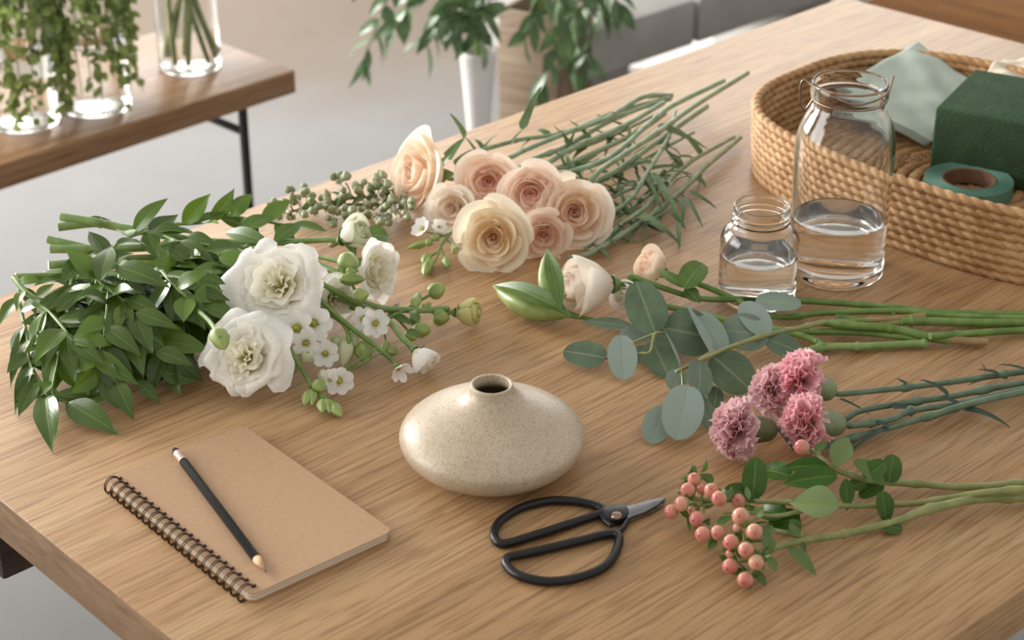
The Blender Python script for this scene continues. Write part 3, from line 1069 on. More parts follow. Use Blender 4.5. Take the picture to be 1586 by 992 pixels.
C = W(1292, 421, 0); kk = 75.5 * pxm(W(1292, 380, .03))
t = thing('glass_bottle', 'tall clear glass bottle a third full of water in front of the wicker basket', 'bottle', C)
ht = .198
R0 = kk
rn = R0 * .72
glass_jar(t, C, [(R0 * .90, 0), (R0 * .985, .005), (R0 * .995, .014), (R0 * .985, .03), (R0 * .985, .08), (R0, .125), (R0 * .985, .142), (R0 * .92, .156), (R0 * .80, .168), (rn, .176), (rn * 1.0, .182),
                 (rn * 1.07, .186), (rn * 1.085, .192), (rn * 1.06, ht - .001), (rn * 1.05, ht)], .0028, .011, .060)
# wire bail round the neck, hooked up at the left
m = MB()
a = np.linspace(0, 2 * PI, 60, endpoint=False)
ringtube(m, [C + A(rn * 1.02 * math.cos(x), rn * 1.02 * math.sin(x), .1835) for x in a], .0010, 8)
hk = C + A(-rn * 1.02, 0, .1835)
tube(m, [hk + A(.002, 0, 0), hk + A(-.006, 0, -.012), hk + A(-.0105, 0, -.004), hk + A(-.012, 0, .010), hk + A(-.010, -.001, .0175), hk + A(-.004, -.004, .0150), hk + A(.012, -.026, .0120), C + A(0, -rn * 1.12, .191),
         C + A(rn * .8, -rn * .8, .196), C + A(rn * 1.16, 0, .205)], .0013, .0010, 8, 60)
m.build('wire_bail', M['copper'], t)

C2 = W(1171, 460, 0); R2 = 60.5 * pxm(W(1171, 420, .03))
t = thing('glass_jar', 'short clear glass jar with a threaded neck half full of water', 'jar', C2)
rn2 = R2 * .70
glass_jar(t, C2, [(R2 * .92, 0), (R2 * .99, .004), (R2, .012), (R2, .045), (R2, .060), (R2 * .97, .066), (R2 * .88, .0715), (R2 * .76, .0745), (rn2, .077), (rn2, .0795), (rn2 * 1.05, .081), (rn2, .083),
                  (rn2, .085), (rn2 * 1.05, .0866), (rn2, .0885), (rn2, .0915), (rn2 * 1.02, .094), (rn2 * 1.02, .096)], .0022, .006, .046)

# ------------------------------------------------------------------ basket
BU = A(math.cos(PI / 4), math.sin(PI / 4), 0); BV = A(-BU[1], BU[0], 0)
bc = BU * 1.682 + BV * .965
BA, BB, BN = .182, .250, 2.8
bk = thing('woven_basket', 'low oval woven seagrass basket holding florist supplies', 'basket', A(bc[0], bc[1], TAB))
ns = 1400
tt = np.linspace(0, 2 * PI, ns * 4, endpoint=False)
ex = np.sign(np.cos(tt)) * np.abs(np.cos(tt)) ** (2 / BN) * BA; ey = np.sign(np.sin(tt)) * np.abs(np.sin(tt)) ** (2 / BN) * BB
pp = np.stack([ex, ey], 1); sl = np.concatenate([[0], np.cumsum(np.linalg.norm(np.diff(np.vstack([pp, pp[:1]]), axis=0), axis=1))])
per = sl[-1]
sq = np.linspace(0, per, ns, endpoint=False)
ex = np.interp(sq, sl, np.append(ex, ex[0])); ey = np.interp(sq, sl, np.append(ey, ey[0]))
tg = np.stack([np.roll(ex, -1) - np.roll(ex, 1), np.roll(ey, -1) - np.roll(ey, 1)], 1); tg /= np.linalg.norm(tg, axis=1)[:, None]
no = np.stack([tg[:, 1], -tg[:, 0]], 1)
rows, rh, hb_ = 9, .0088, .0792
pitch = per / 104


def ropewall(rowz, rr, inset, phase, per_row=15, turn=1.0):
    m = MB()
    for k in range(rowz):
        zc = rh * (k + .5)
        a = np.linspace(0, 2 * PI, per_row, endpoint=False)
        s_ = sq[None, :] / pitch + phase * k + turn * a[:, None] / (2 * PI) * 2.0
        b = .60 + .40 * np.sqrt(np.abs(np.sin(PI * s_)) + .02)
        ro = rr * b
        nx = inset + ro * np.cos(a)[:, None]; z = zc + ro * np.sin(a)[:, None] * 1.0
        lean = .004 * ((zc / hb_) ** 1.0)
        X = ex[None, :] + no[:, 0][None, :] * (nx + lean); Y = ey[None, :] + no[:, 1][None, :] * (nx + lean)
        P = bc + A(0, 0, TAB) + BU * X[..., None] + BV * Y[..., None] + A(0, 0, 1) * z[..., None]
        P = np.concatenate([P, P[:1]])
        uu, vv = np.meshgrid(sq / per, np.linspace(0, 1, per_row + 1)); 
        m.grid(P, np.stack([uu, (vv + k) / rowz], -1), 0, True)
    return m


ropewall(rows, .0056, -.004, .37).build('side_wall', M['wicker'], bk)
m = MB()
for j in range(16):
    f = 1 - (j + .7) / 16.4
    a = np.linspace(0, 2 * PI, 9, endpoint=False); st = 2
    s_ = sq[None, ::st] * f / pitch + .37 * j + a[:, None] / PI
    ro = .0056 * (.62 + .38 * np.sqrt(np.abs(np.sin(PI * s_)) + .02))
    off = ro * np.cos(a)[:, None] * 1.25
    X = ex[None, ::st] * f + no[::st, 0][None, :] * off; Y = ey[None, ::st] * (f * BB - (1 - f) * 0) / BB + no[::st, 1][None, :] * off
    P = bc + A(0, 0, TAB + .0060) + BU * X[..., None] + BV * Y[..., None] + A(0, 0, 1) * (ro * np.sin(a)[:, None])[..., None]
    uu, vv = np.meshgrid(sq[::st] / per, np.linspace(0, 1, 10))
    m.grid(np.concatenate([P, P[:1]]), np.stack([uu, vv], -1), 0, True)
m.build('base', M['wicker'], bk)

# floral foam brick
fz = .0125
hF = .088
p0 = W(1449, 166, hF); p1 = W(1596, 193, hF); p3 = W(1545, 112, hF)
e1 = nrm(p1 - p0); e1[2] = 0; e1 = nrm(e1); e2 = A(-e1[1], e1[0], 0)
L2 = max(.10, np.dot(p3 - p0, e2)); L1 = .20
fo = p0 + e1 * L1 / 2 + e2 * L2 / 2
o = boxobj('floral_foam_brick', (L1, L2, hF - fz), M['foam'], None, (fo[0], fo[1], TAB + (hF + fz) / 2), math.atan2(e1[1], e1[0]), .0035, 3)
tag(o, 'dark green block of floral foam in the basket', 'floral foam')
# tape roll
tz = .0128
Ct = W(1501, 277, tz + .016)
t = thing('floral_tape_roll', 'roll of green floral tape with a brown cardboard core in the basket', 'tape', A(Ct[0], Ct[1], TAB + tz))
ro = 68 * pxm(Ct); ri = ro * .60
m = MB()
pr = [(ri + .0006, 0), (ro, 0), (ro, .0158)]
for i in range(14):
    x = ro - (ro - ri - .0006) * (i + 1) / 14
    pr += [(x + (ro - ri) / 14 * .5, .0162 + .0003 * (i % 2)), (x, .0158)]
pr += [(ri + .0006, 0)]
lathe(m, pr, A(Ct[0], Ct[1], TAB + tz), (0, 0, 1), 72); m.build('tape', M['tape'], t, sharp=50)
m = MB(); lathe(m, [(ri + .0006, 0), (ri + .0006, .0166), (ri - .0006, .0168), (ri - .0018, .0160), (ri - .0018, 0), (ri + .0006, 0)], A(Ct[0], Ct[1], TAB + tz), (0, 0, 1), 72); m.build('core', M['card'], t, sharp=50)


# folded cloths
def cloth(name, label, cat, mat, corners, layers, th, seed, wav=.003, dz=None):
    """folded napkin: a stack of layers over a quad of points"""
    g = np.random.default_rng(seed)
    q = [np.asarray(c, float) for c in corners]
    n = nrm(np.cross(q[1] - q[0], q[3] - q[0]))
    if n[2] < 0:
        n = -n
    t = thing(name, label, cat, sum(q) / 4 * A(1, 1, 1))
    N = 46
    u, v = np.meshgrid(np.linspace(0, 1, N), np.linspace(0, 1, N))
    for k in range(layers):
        sh = g.normal(0, .006, 2)
        uu = np.clip(u, 0, 1) * (1 - .012 * k) ; vv = v * (1 - .018 * (layers - 1 - k))
        P = (q[0] * ((1 - uu) * (1 - vv))[..., None] + q[1] * (uu * (1 - vv))[..., None] + q[2] * (uu * vv)[..., None] + q[3] * ((1 - uu) * vv)[..., None])
        w = np.sin(u * 9 + 2 * v + seed) * np.sin(v * 5 + seed) * wav + np.sin(u * 23 + v * 9) * wav * .25 + np.sin((u - v) * 14) * wav * .3
        edge = np.minimum(np.minimum(u, 1 - u), np.minimum(v, 1 - v))
        thick = th * .5 * np.clip(edge * 22, 0, 1) ** .5
        top = P + n * (w + k * th + thick)[..., None]; bot = P + n * (w + k * th - thick)[..., None]
        m = MB(); m.grid(top); m.grid(bot[:, ::-1])
        m.build('fold', mat, t)
    return t


cloth('folded_cloth', 'folded sage green cloth leaning in the back of the basket', 'cloth', M['linen'],
      [W(1282, 152, .046), W(1424, 72, .076), W(1508, 138, .046), W(1443, 228, .016)], 4, .0035, 3, .002)
cloth('cream_cloth', 'crumpled cream cloth tucked behind the green foam block', 'cloth', M['cream_cloth'],
      [W(1506, 128, .060), W(1560, 92, .080), W(1640, 105, .082), W(1600, 150, .060)], 2, .004, 5, .004)
# clear wrapper
m = MB(); N = 24
u, v = np.meshgrid(np.linspace(0, 1, N), np.linspace(0, 1, N))
q = [W(1368, 246, .018), W(1440, 236, .030), W(1444, 250, .016), W(1384, 252, .014)]
P = q[0] * ((1 - u) * (1 - v))[..., None] + q[1] * (u * (1 - v))[..., None] + q[2] * (u * v)[..., None] + q[3] * ((1 - u) * v)[..., None]
P = P + A(0, 0, 1) * (.002 * np.sin(u * 31 + v * 8) * np.cos(v * 17 + u * 5))[..., None]
m.grid(P); tag(m.build('clear_wrapper', M['film'], None, loc=P.reshape(-1, 3).mean(0)), 'crumpled clear plastic wrapper beside the green foam block', 'wrapper')

# ------------------------------------------------------------------ background: bench with glass vases
ZB = .45
b_c = WZ(457, 108, ZB); b_0 = WZ(0, 255, ZB); b_k = WZ(345, 55, ZB)
bu = nrm(b_0 - b_c); bw = A(bu[1], -bu[0], 0)
if np.dot(bw, b_k - b_c) < 0:
    bw = -bw
BWD = .34; BL = 1.25
ba = math.atan2(bu[1], bu[0])
o_ = b_c + bu * BL / 2 + bw * BWD / 2
bn = thing('display_bench', 'low oak bench with thin black metal legs holding glass vases', 'bench', A(o_[0], o_[1], 0))
bn.rotation_euler = (0, 0, ba)
sgn = 1 if np.dot(np.cross(bu, bw), A(0, 0, 1)) > 0 else -1
boxobj('bench_top', (BL, BWD, .042), M['oak_bench'], bn, (0, 0, ZB - .021), 0, .0025)
for ex_, ey_ in ((-1, -1), (1, -1), (1, 1)):
    boxobj('leg', (.012, .012, ZB - .042), M['black_metal'], bn, (ex_ * (BL / 2 - .11), ey_ * sgn * (BWD / 2 - .012), (ZB - .042) / 2), 0, .001)
for ex_ in (-1, 1):
    boxobj('brace', (.011, BWD - .10, .011), M['black_metal'], bn, (ex_ * (BL / 2 - .11), -sgn * .03, ZB - .042 - .045), 0, .001)


def cyl_vase(t, C, R, Hh, wh):
    glass_jar(t, C, [(R * .95, 0), (R, .004), (R, .02), (R, Hh * .5), (R, Hh * .80), (R * .98, Hh * .86), (R * .86, Hh * .92), (R * .80, Hh * .95), (R * .84, Hh)], .003, .006, wh)


def vine(t, pts, n, ln, wd, seed, r=.0014, mat='leaf_trail', bunch=1):
    g = np.random.default_rng(seed)
    return pts


def vineset(name, label, cat, base, strands, ln, wd, mat, seed, per=26, group=None, smat='stem_green'):
    """trailing plant: every strand a child with stem and leaves in one part each"""
    g = np.random.default_rng(seed)
    t = thing(name, label, cat, base, group)
    for k, pts in enumerate(strands):
        sb = MB(); P = tube(sb, pts, .0016, .0008, 6, 40)
        st = sb.build('strand', M[smat], t)
        lb = MB(); T, N_, B_ = frames(P)
        for i in range(per):
            j = int(g.uniform(.08, 1) * (len(P) - 1))
            d = nrm(g.normal(0, 1, 3) + A(0, -.3, -.35) + T[j] * .3)
            L = ln * g.uniform(.7, 1.25)
            tip = P[j] + d * L
            if tip[2] < ZFLOOR + .004:
                tip[2] = ZFLOOR + .004
            leaf(lb, P[j], tip, nrm(g.normal(0, .7, 3) + A(0, -.5, .8)), wd * g.uniform(.8, 1.2), 'egg', .15, .1, .1, 0, g.uniform(0, 1), 5, 7)
        lb.build('leaves', M[mat], st)
    return t


ZFLOOR = ZB
vA = WZ(295, 103, ZB)
t = thing('glass_vase', 'clear glass vase of bare green stems near the end of the bench', 'vase', vA)
RA = 48 * pxm(vA)
cyl_vase(t, vA, RA, .27, .19)
g = np.random.default_rng(4)
for i in range(8):
    a = i * 2.4; b = a + PI * g.uniform(.75, 1.25)
    lo = vA + A(math.cos(a) * RA * .70, math.sin(a) * RA * .70, .016); hi = vA + A(math.cos(b) * RA * .55, math.sin(b) * RA * .55, .255)
    ou = vA + A(math.cos(b) * RA * 1.5, math.sin(b) * RA * 1.5, .42)
    o = thing('cut_stem', 'green cut stem standing in the bare stem vase on the bench', 'stem', lo, 'stems in the glass vase on the bench')
    m = MB(); tube(m, [lo, (lo + hi) / 2 + g.normal(0, .003, 3), hi, ou], .0042, .0034, 8, 30); m.build('stem', M['stem_vase'], o)
    lb = MB()
    for z in range(7):
        p = hi + (ou - hi) * g.uniform(-.25, 1); d = nrm(g.normal(0, 1, 3) + A(0, 0, .2))
        leaf(lb, p, p + d * .05, nrm(g.normal(0, 1, 3)), .02, 'lance')
    lb.build('leaves', M['leaf_mid'], o)

for (px, py, rp, lab, lab2, seed) in ((150, 165, 54, 'clear glass vase behind trailing vine in the middle of the bench', 'leafy trailing vine spilling over the middle vase of the bench', 11),
                                      (38, 188, 56, 'clear glass vase behind dense vine at the bench end cut off by the frame', 'dense leafy vine spilling over the bench vase at the frame edge', 12)):
    c = WZ(px, py, ZB); R = rp * pxm(c)
    t = thing('glass_vase', lab, 'vase', c)
    cyl_vase(t, c, R, .25, .12)
    g = np.random.default_rng(seed)
    strands = []
    for k in range(34):
        a = 2 * PI * k / 34 + g.normal(0, .15)
        d = A(math.cos(a), math.sin(a), 0)
        top = c + A(0, 0, .262) + d * R * .45
        # strands at the viewer's side hang to the bench, some run out on its top
        low = g.uniform(.006, .09) if d[1] < .3 else g.uniform(.05, .16)
        out = R * g.uniform(1.10, 1.25)
        pts = [c + d * R * .35 + A(0, 0, .19), c + d * R * .62 + A(0, 0, .26), c + d * R * 1.02 + A(0, 0, .275), c + d * out * 1.04 + A(0, 0, .21), c + d * out * 1.0 + A(0, 0, (.2 + low) / 2) + g.normal(0, .006, 3) * A(1, 1, 0),
               c + d * out * 1.08 + A(0, 0, low)]
        strands.append(pts)
    vineset('trailing_vine', lab2, 'plant', c + A(0, 0, .19), strands, .019, .012, 'leaf_trail', seed, 34)

# ------------------------------------------------------------------ background: white vase, planter, block bench
ZFLOOR = 0.0
YV = 3.35
vt = WY(740, 80, YV)
s_ = pxm(vt)
t = thing('tapered_vase', 'tall narrow white tapered vase with drooping leaves beyond the table', 'vase', A(vt[0], vt[1], 0))
hv = vt[2]
rt_ = 28 * s_; rb_ = rt_ - .012
m = MB(); lathe(m, lathe_prof([(.0001, 0), (rb_ * .62, 0), (rb_ * .66, .004), (rb_ * .74, hv * .4), (rt_ * .96, hv * .93), (rt_, hv - .002), (rt_ * .96, hv), (rt_ * .88, hv - .004), (rt_ * .8, hv * .8), (.0001, hv * .78)], 60), A(vt[0], vt[1], 0), (0, 0, 1), 40)
m.build('body', M['white_ceramic'], t)


def leafy(name, label, base, stems, ln, wd, mat, seed, per=9, cat='plant'):
    g = np.random.default_rng(seed)
    t = thing(name, label, cat, base)
    for pts in stems:
        sb = MB(); P = tube(sb, pts, .0026, .0012, 6, 36); st = sb.build('branch', M['stem_green'], t)
        T, N_, B_ = frames(P); lb = MB()
        for i in range(per):
            j = int((.25 + .75 * (i + .5) / per) * (len(P) - 1)); s = 1 if i % 2 else -1
            sd = np.cross(T[j], TOW); sd = nrm(sd)
            d = nrm(T[j] * .8 + sd * s * .55 + A(0, 0, -.45) + g.normal(0, .25, 3))
            L = ln * g.uniform(.7, 1.2)
            leaf(lb, P[j], P[j] + d * L, nrm(TOW * .6 + A(0, 0, .5) + g.normal(0, .4, 3)), wd * g.uniform(.8, 1.2), 'lance', .2, .05, .1, .01, g.uniform(0, 1), 5, 9)
        lb.build('leaves', M[mat], st)
    return t


y = YV
mo = vt + A(0, 0, -.03)
V_ = lambda px, py, dy=0: WY(px, py, YV + dy)
stems = [[mo, V_(735, 40), V_(690, -30, .02), V_(620, -30, .0), V_(588, 30, -.02), V_(570, 75, -.03), V_(556, 112, -.03)],
         [mo, V_(730, 45, .02), V_(700, -10, .03), V_(650, -20, .05), V_(628, 20, .05), V_(606, 45, .05)],
         [mo, V_(735, 50, -.02), V_(715, 5, -.05), V_(690, 10, -.06), V_(670, 45, -.06), V_(655, 75, -.06)],
         [mo, V_(742, 40), V_(735, -30), V_(700, -70), V_(660, -60), V_(640, -10)],
         [mo, V_(745, 50, .03), V_(750, 0, .05), V_(735, -40, .06), V_(700, -20, .06), V_(695, 30, .05)],
         [mo, V_(738, 55, -.03), V_(725, 20, -.05), V_(705, 30, -.07), V_(698, 58, -.07)],
         [mo, V_(742, 55, -.02), V_(752, 15, -.04), V_(745, 35, -.06), V_(738, 70, -.05)],
         [mo, V_(741, 45, .02), V_(760, -20, .04), V_(720, -50, .03), V_(560, -60, .02), V_(590, -10, .02)],
         [mo, V_(744, 40, .04), V_(755, -30, .05), V_(745, -60, .06), V_(725, -40, .1), V_(722, 10, .1)]]
leafy('drooping_plant', 'leafy green stems arching out of the tall white tapered vase', mo, stems, .062, .022, 'leaf_plant', 21, 13)

# weathered box planter with its own plant
YP = 3.6
pl = WY(772, 6, YP); pr = WY(856, 26, YP - .06); pr2 = WY(893, 40, YP + .06)
ztop = pl[2] - .01
fd = nrm((pr - pl) * A(1, 1, 0)); sd_ = A(-fd[1], fd[0], 0)
pw = .135
pc_ = A(pl[0], pl[1], 0) + fd * pw / 2 + sd_ * .075
bxp = thing('planter_box', 'tall weathered grey brown box planter beside the white vase', 'planter', pc_)
pa_ = math.atan2(fd[1], fd[0])
bxp.rotation_euler = (0, 0, pa_)
for (sx_, lx, ly, dx, dy) in ((1, pw, .012, 0, -.069), (1, pw, .012, 0, .069), (1, .012, .126, -pw / 2 + .006, 0), (1, .012, .126, pw / 2 - .006, 0)):
    boxobj('side_panel', (lx, ly, ztop), M['grey_wood'], bxp, (dx, dy, ztop / 2), 0, .002)
boxobj('soil', (pw - .02, .126, .02), M['dark_tip'], bxp, (0, 0, ztop - .05), 0, .002)
so = pc_ + A(0, 0, ztop - .04)
Q_ = lambda px, py, dy=0: WY(px, py, YP + dy)
stems = [[so, Q_(850, -50), Q_(880, -40, -.05), Q_(890, 30, -.10), Q_(900, 80, -.12), Q_(912, 125, -.12)],
         [so, Q_(840, -60, -.02), Q_(865, -30, -.10), Q_(862, 40, -.16), Q_(855, 90, -.18), Q_(838, 145, -.18)],
         [so, Q_(850, -50), Q_(900, -60, -.03), Q_(925, -10, -.05), Q_(942, 40, -.05)],
         [so, Q_(845, -40, -.02), Q_(880, -50, -.10), Q_(905, 10, -.14), Q_(915, 60, -.14), Q_(900, 100, -.14)],
         [so, Q_(820, -60, -.02), Q_(835, -30, -.14), Q_(828, 20, -.17), Q_(812, 62, -.17)],
         [so, Q_(860, -60), Q_(920, -70, .02), Q_(945, -20, .02), Q_(958, 10, .02)],
         [so, Q_(855, -60), Q_(895, -40, -.08), Q_(885, 60, -.13), Q_(880, 110, -.13)]]
leafy('drooping_plant', 'dark green plant spilling down the right of the grey box planter', so, stems, .070, .024, 'leaf_plant', 22, 11)

# concrete block bench
ZC = .34
c0 = WZ(930, 46, ZC); c1 = WZ(1075, 0, ZC)
cu = nrm(c1 - c0); cv = A(-cu[1], cu[0], 0)
if cv[1] < 0:
    cv = -cv
s_e = float(np.dot(WZ(1086, 0, ZC) - c0, cu)); cc = c0 + cv * .18
blk = thing('concrete_bench', 'low grey concrete block bench behind the box planter', 'bench', A(cc[0], cc[1], 0)); blk.rotation_euler = (0, 0, math.atan2(cu[1], cu[0]))
for i, (d, w_) in enumerate(((s_e / 2 - .02, s_e + .03), (s_e + .46, .90))):
    boxobj('slab', (w_, .36, .10), M['concrete'], blk, (d, 0, ZC - .05), 0, .006)
for d in (s_e * .35, s_e + .5):
    boxobj('support', (.12, .26, ZC - .10), M['concrete'], blk, (d, .02, (ZC - .10) / 2), 0, .006)
# pale dish and cloth on the floor
dc = WZ(1050, 88, .03)
t = thing('white_tray', 'white oval tray on the floor behind the work table', 'tray', A(dc[0], dc[1], 0))
m = MB(); lathe(m, lathe_prof([(.0001, 0), (.10, 0), (.14, .02), (.16, .045), (.155, .05), (.135, .03), (.09, .014), (.0001, .012)], 40), A(dc[0], dc[1], 0), (0, 0, 1), 40)
m.build('body', M['white_ceramic'], t)
dc = WZ(1235, 18, .05)
t = thing('storage_box', 'pale grey low box on the floor behind the far end of the table', 'box', A(dc[0], dc[1], 0)); t.rotation_euler = (0, 0, math.atan2(cu[1], cu[0]))
boxobj('body', (.34, .16, .05), M['concrete'], t, (0, 0, .025), 0, .01); boxobj('lid', (.35, .17, .02), M['concrete'], t, (0, 0, .06), 0, .006)
dc = WZ(932, 128, .04)
t = thing('flower_bucket', 'small dark bucket on the floor at the foot of the concrete bench', 'bucket', A(dc[0], dc[1], 0))
m = MB(); lathe(m, lathe_prof([(.0001, 0), (.05, 0), (.065, .10), (.068, .105), (.06, .10), (.045, .012), (.0001, .01)], 40), A(dc[0], dc[1], 0), (0, 0, 1), 32)
m.build('body', M['black_metal'], t)
# brown wooden bench beyond the far end
ZD = .46
d0 = WZ(1322, 4, ZD); d1 = WZ(1610, 80, ZD)
du = nrm(d1 - d0); dv = A(-du[1], du[0], 0)
t = thing('brown_bench', 'brown wooden bench standing beyond the far end of the table', 'bench', A(*(d0 + du * .66 + dv * .32)[:2], 0)); t.rotation_euler = (0, 0, math.atan2(du[1], du[0]))
boxobj('seat', (1.3, .62, .04), M['walnut'], t, (0, 0, ZD - .02), 0, .004)
for a_ in (-.5, .5):
    for b_ in (-.24, .24):
        boxobj('leg', (.05, .05, ZD - .04), M['walnut'], t, (a_, b_, (ZD - .04) / 2), 0, .004)

# ------------------------------------------------------------------ peach rose bunch
GR = 'peach roses in the bunch at the back of the table'
S1 = [(922, 272, .045), (944, 254, .046), (1017, 206, .040), (1079, 162, .034), (1158, 113, .028)]
S2 = [(860, 272, .052), (940, 246, .045), (1006, 191, .040), (1041, 164, .034), (1121, 125, .026)]
S3 = [(790, 244, .046), (812, 233, .044), (878, 206, .036), (938, 184, .030), (995, 151, .022), (1041, 148, .012)]
S4 = [(800, 262, .030), (827, 246, .030), (878, 226, .026), (936, 192, .022), (988, 169, .018), (1038, 153, .010)]
S5 = [(770, 296, .018), (840, 258, .024), (890, 228, .030), (966, 195, .026), (1028, 159, .016)]
S6 = [(880, 318, .018), (929, 279, .026), (966, 257, .027), (1046, 199, .022), (1095, 165, .018)]
S7 = [(745, 300, .020), (863, 261, .024), (977, 210, .018), (1030, 176, .010)]
rose('peach_rose', 'large peach rose at the left end of the bunch, turned left', 655, 270, .042, 60, (-.80, .04, .55), 'peach', S3, 1, 30, GR, nodes=(.62, .9), ruffle=.05)
rose('peach_rose', 'blush pink centred rose beside the large left-facing rose', 757, 280, .050, 46, (-.08, -.24, .95), 'peach_pink', S4, 2, 30, GR, nodes=(.5, .92))
rose('peach_rose', 'peach rose on top of the bunch with one tall upright back petal', 822, 296, .052, 45, (-.05, -.42, .9), 'peach_pink', S2, 3, 28, GR, nodes=(.35, .72))
rose('peach_rose', 'round peach rose at the right of the bunch nearest its stems', 890, 328, .033, 53, (.02, -.12, 1), 'peach', S1, 4, 32, GR, nodes=(.3, .66))
rose('cream_rose', 'creamy yellow rose lowest in the bunch, facing the table edge', 764, 367, .031, 55, (-.12, -.22, .97), 'cream', S7, 5, 30, GR, nodes=(.5,))
rose('peach_rose', 'half hidden peach rose below the round rose', 842, 362, .024, 40, (-.02, -.35, .92), 'peach_pink', S6, 6, 26, GR, nodes=(.7,))
rose('pale_rose', 'small pale rose tucked behind the creamy yellow rose', 701, 322, .030, 37, (-.25, -.15, .92), 'blush_pale', S5, 7, 26, GR, nodes=(.6,))

# carnation-like foliage stems among the rose stems
GF = 'thin leaved green stems in the rose bunch'


def foliage(label, pts, blades, n=0, seed=0, r=.0022, nodes=(), ln=.035, wd=.006, group=GF):
    t = thing('foliage_stem', label, 'stem', A(*W(*pts[0])[:2], TAB), group)
    m = MB(); P = tube(m, [W(*p) for p in pts], r, r * .9, 9, 60, nodes); m.build('stem', M['stem_blue'], t)
    g = np.random.default_rng(seed); lb = MB()
    for b in blades:
        lpx(lb, b[0], b[1], b[2], 'blade', b[3] if len(b) > 3 else .02, b[4] if len(b) > 4 else .015, arch=b[5] if len(b) > 5 else .06)
    T, N_, B_ = frames(P)
    for i in range(n):
        j = int(g.uniform(.05, .8) * (len(P) - 1)); d = nrm(g.normal(0, 1, 3) * A(1, 1, .5) - T[j] * .4)
        L = ln * g.uniform(.5, 1.3); tip = P[j] + d * L; tip[2] = max(tip[2], TAB + .003)
        leaf(lb, P[j], tip, nrm(A(0, 0, 1) + g.normal(0, .5, 3)), wd * g.uniform(.7, 1.3), 'blade', .3, g.uniform(-.05, .2), g.uniform(-.1, .2), 0, g.uniform(0, 1), 5, 11)
    for q_ in lb.v:
        q_[:, 2] = np.maximum(q_[:, 2], TAB + .001)
    lb.build('leaves', M['leaf_blade'], t)
    return t


foliage('lowest green stem of the rose bunch, with a pale two pronged cut end', [(880, 400, .004), (922, 389, .006), (1002, 338, .010), (1057, 294, .012), (1090, 261, .012), (1147, 213, .010)],
        [((1068, 297), (1111, 324), 9, .012, .006), ((1061, 306), (1089, 354), 10, .012, .004), ((1058, 308), (1057, 352), 9, .012, .004), ((991, 334), (1055, 380), 15, .016, .006, .1), ((1000, 340), (996, 383), 9, .01, .003), ((1085, 270), (1083, 290), 6, .012, .006)], 10, 31, .0030, (.45, .72))
foliage('green stem of the rose bunch ending beside the two pronged cut end', [(930, 372, .006), (1000, 320, .016), (1061, 257, .018), (1137, 212, .012)],
        [((1010, 268), (1063, 358), 13, .030, .008, .05), ((999, 268), (1030, 341), 9, .03, .01), ((1040, 330), (1060, 354), 9, .014, .006), ((1050, 345), (1052, 389), 11, .012, .003)], 12, 32, .0026, (.5,))
foliage('forked green stem in the middle of the rose bunch with one long loose leaf', [(925, 345, .010), (975, 310, .022), (1002, 268, .030), (1035, 213, .022), (1046, 172, .018)],
        [((1020, 194), (1097, 232), 13, .032, .022, .05), ((1003, 262), (1060, 258), 8, .028, .02)], 12, 33, .0026, (.4, .75))
foliage('upper green stem of the rose bunch with an upright leaf beyond the roses', [(735, 236, .030), (787, 221, .030), (812, 215, .03), (870, 206, .028), (960, 172, .02), (1036, 151, .014)],
        [((808, 200), (838, 133), 15, .050, .085, .05), ((790, 224), (812, 198), 5, .03, .05), ((720, 213), (696, 175), 14, .05, .085, .05), ((737, 235), (719, 211), 6, .03, .05), ((692, 246), (719, 214), 18, .03, .05), ((705, 256), (732, 232), 14, .03, .04)], 8, 34, .0026, (.3, .6))
for k, (p0, p1, p2, p3) in enumerate((((890, 300, .012), (950, 272, .020), (1010, 240, .018), (1075, 205, .014)), ((900, 330, .012), (960, 300, .014), (1010, 280, .014), (1050, 255, .012)),
                                      ((860, 240, .02), (920, 222, .022), (980, 196, .018), (1030, 170, .014)), ((930, 350, .004), (975, 325, .010), (1040, 275, .012), (1085, 240, .010)),
                                      ((850, 262, .03), (910, 256, .03), (960, 238, .026), (1010, 214, .02)), ((905, 385, .003), (950, 365, .006), (1000, 345, .008), (1045, 320, .008)))):
    foliage('thin green stem with narrow leaves tangled among the rose stems', [p0, p1, p2, p3], [], 20, 40 + k, .0019, (.5,))

# small white sprig by the cream rose
t = thing('white_sprig', 'small sprig of green buds and white florets under the creamy yellow rose', 'flower', A(*W(690, 370, 0)[:2], TAB))
m = MB(); 
main = [W(713, 349, .022), W(694, 366, .018), W(683, 382, .014), W(675, 402, .009), W(668, 412, .006)]
tube(m, main, .0016, .0010, 8)
for a_, b_ in (((700, 360, .02), (655, 378, .014)), ((655, 378, .014), (634, 383, .010)), ((694, 366, .018), (660, 360, .024)), ((683, 382, .014), (690, 402, .008)), ((690, 370, .016), (703, 380, .014)), ((679, 390, .012), (665, 398, .008))):
    tube(m, [W(*a_), W(*b_)], .0011, .0009, 6)
m.build('stem', M['stem_green'], t)
buds(t, ((660, 377, .014, 632, 384, .010, 6), (668, 404, .006, 656, 426, .007, 9), (690, 400, .008, 693, 414, .006, 7), (664, 396, .008, 655, 408, .008, 8), (702, 378, .014, 706, 394, .009, 7), (676, 365, .02, 672, 372, .018, 7), (668, 372, .016, 660, 380, .014, 6)), 'green_bud')
florets(t, ((655, 355, .026, 17, (-.5, .4, .7), 7, .55), (680, 352, .026, 12, (.1, .4, .8), 7, .55), (707, 385, .013, 10, (.2, -.5, .7), 7, .55)))

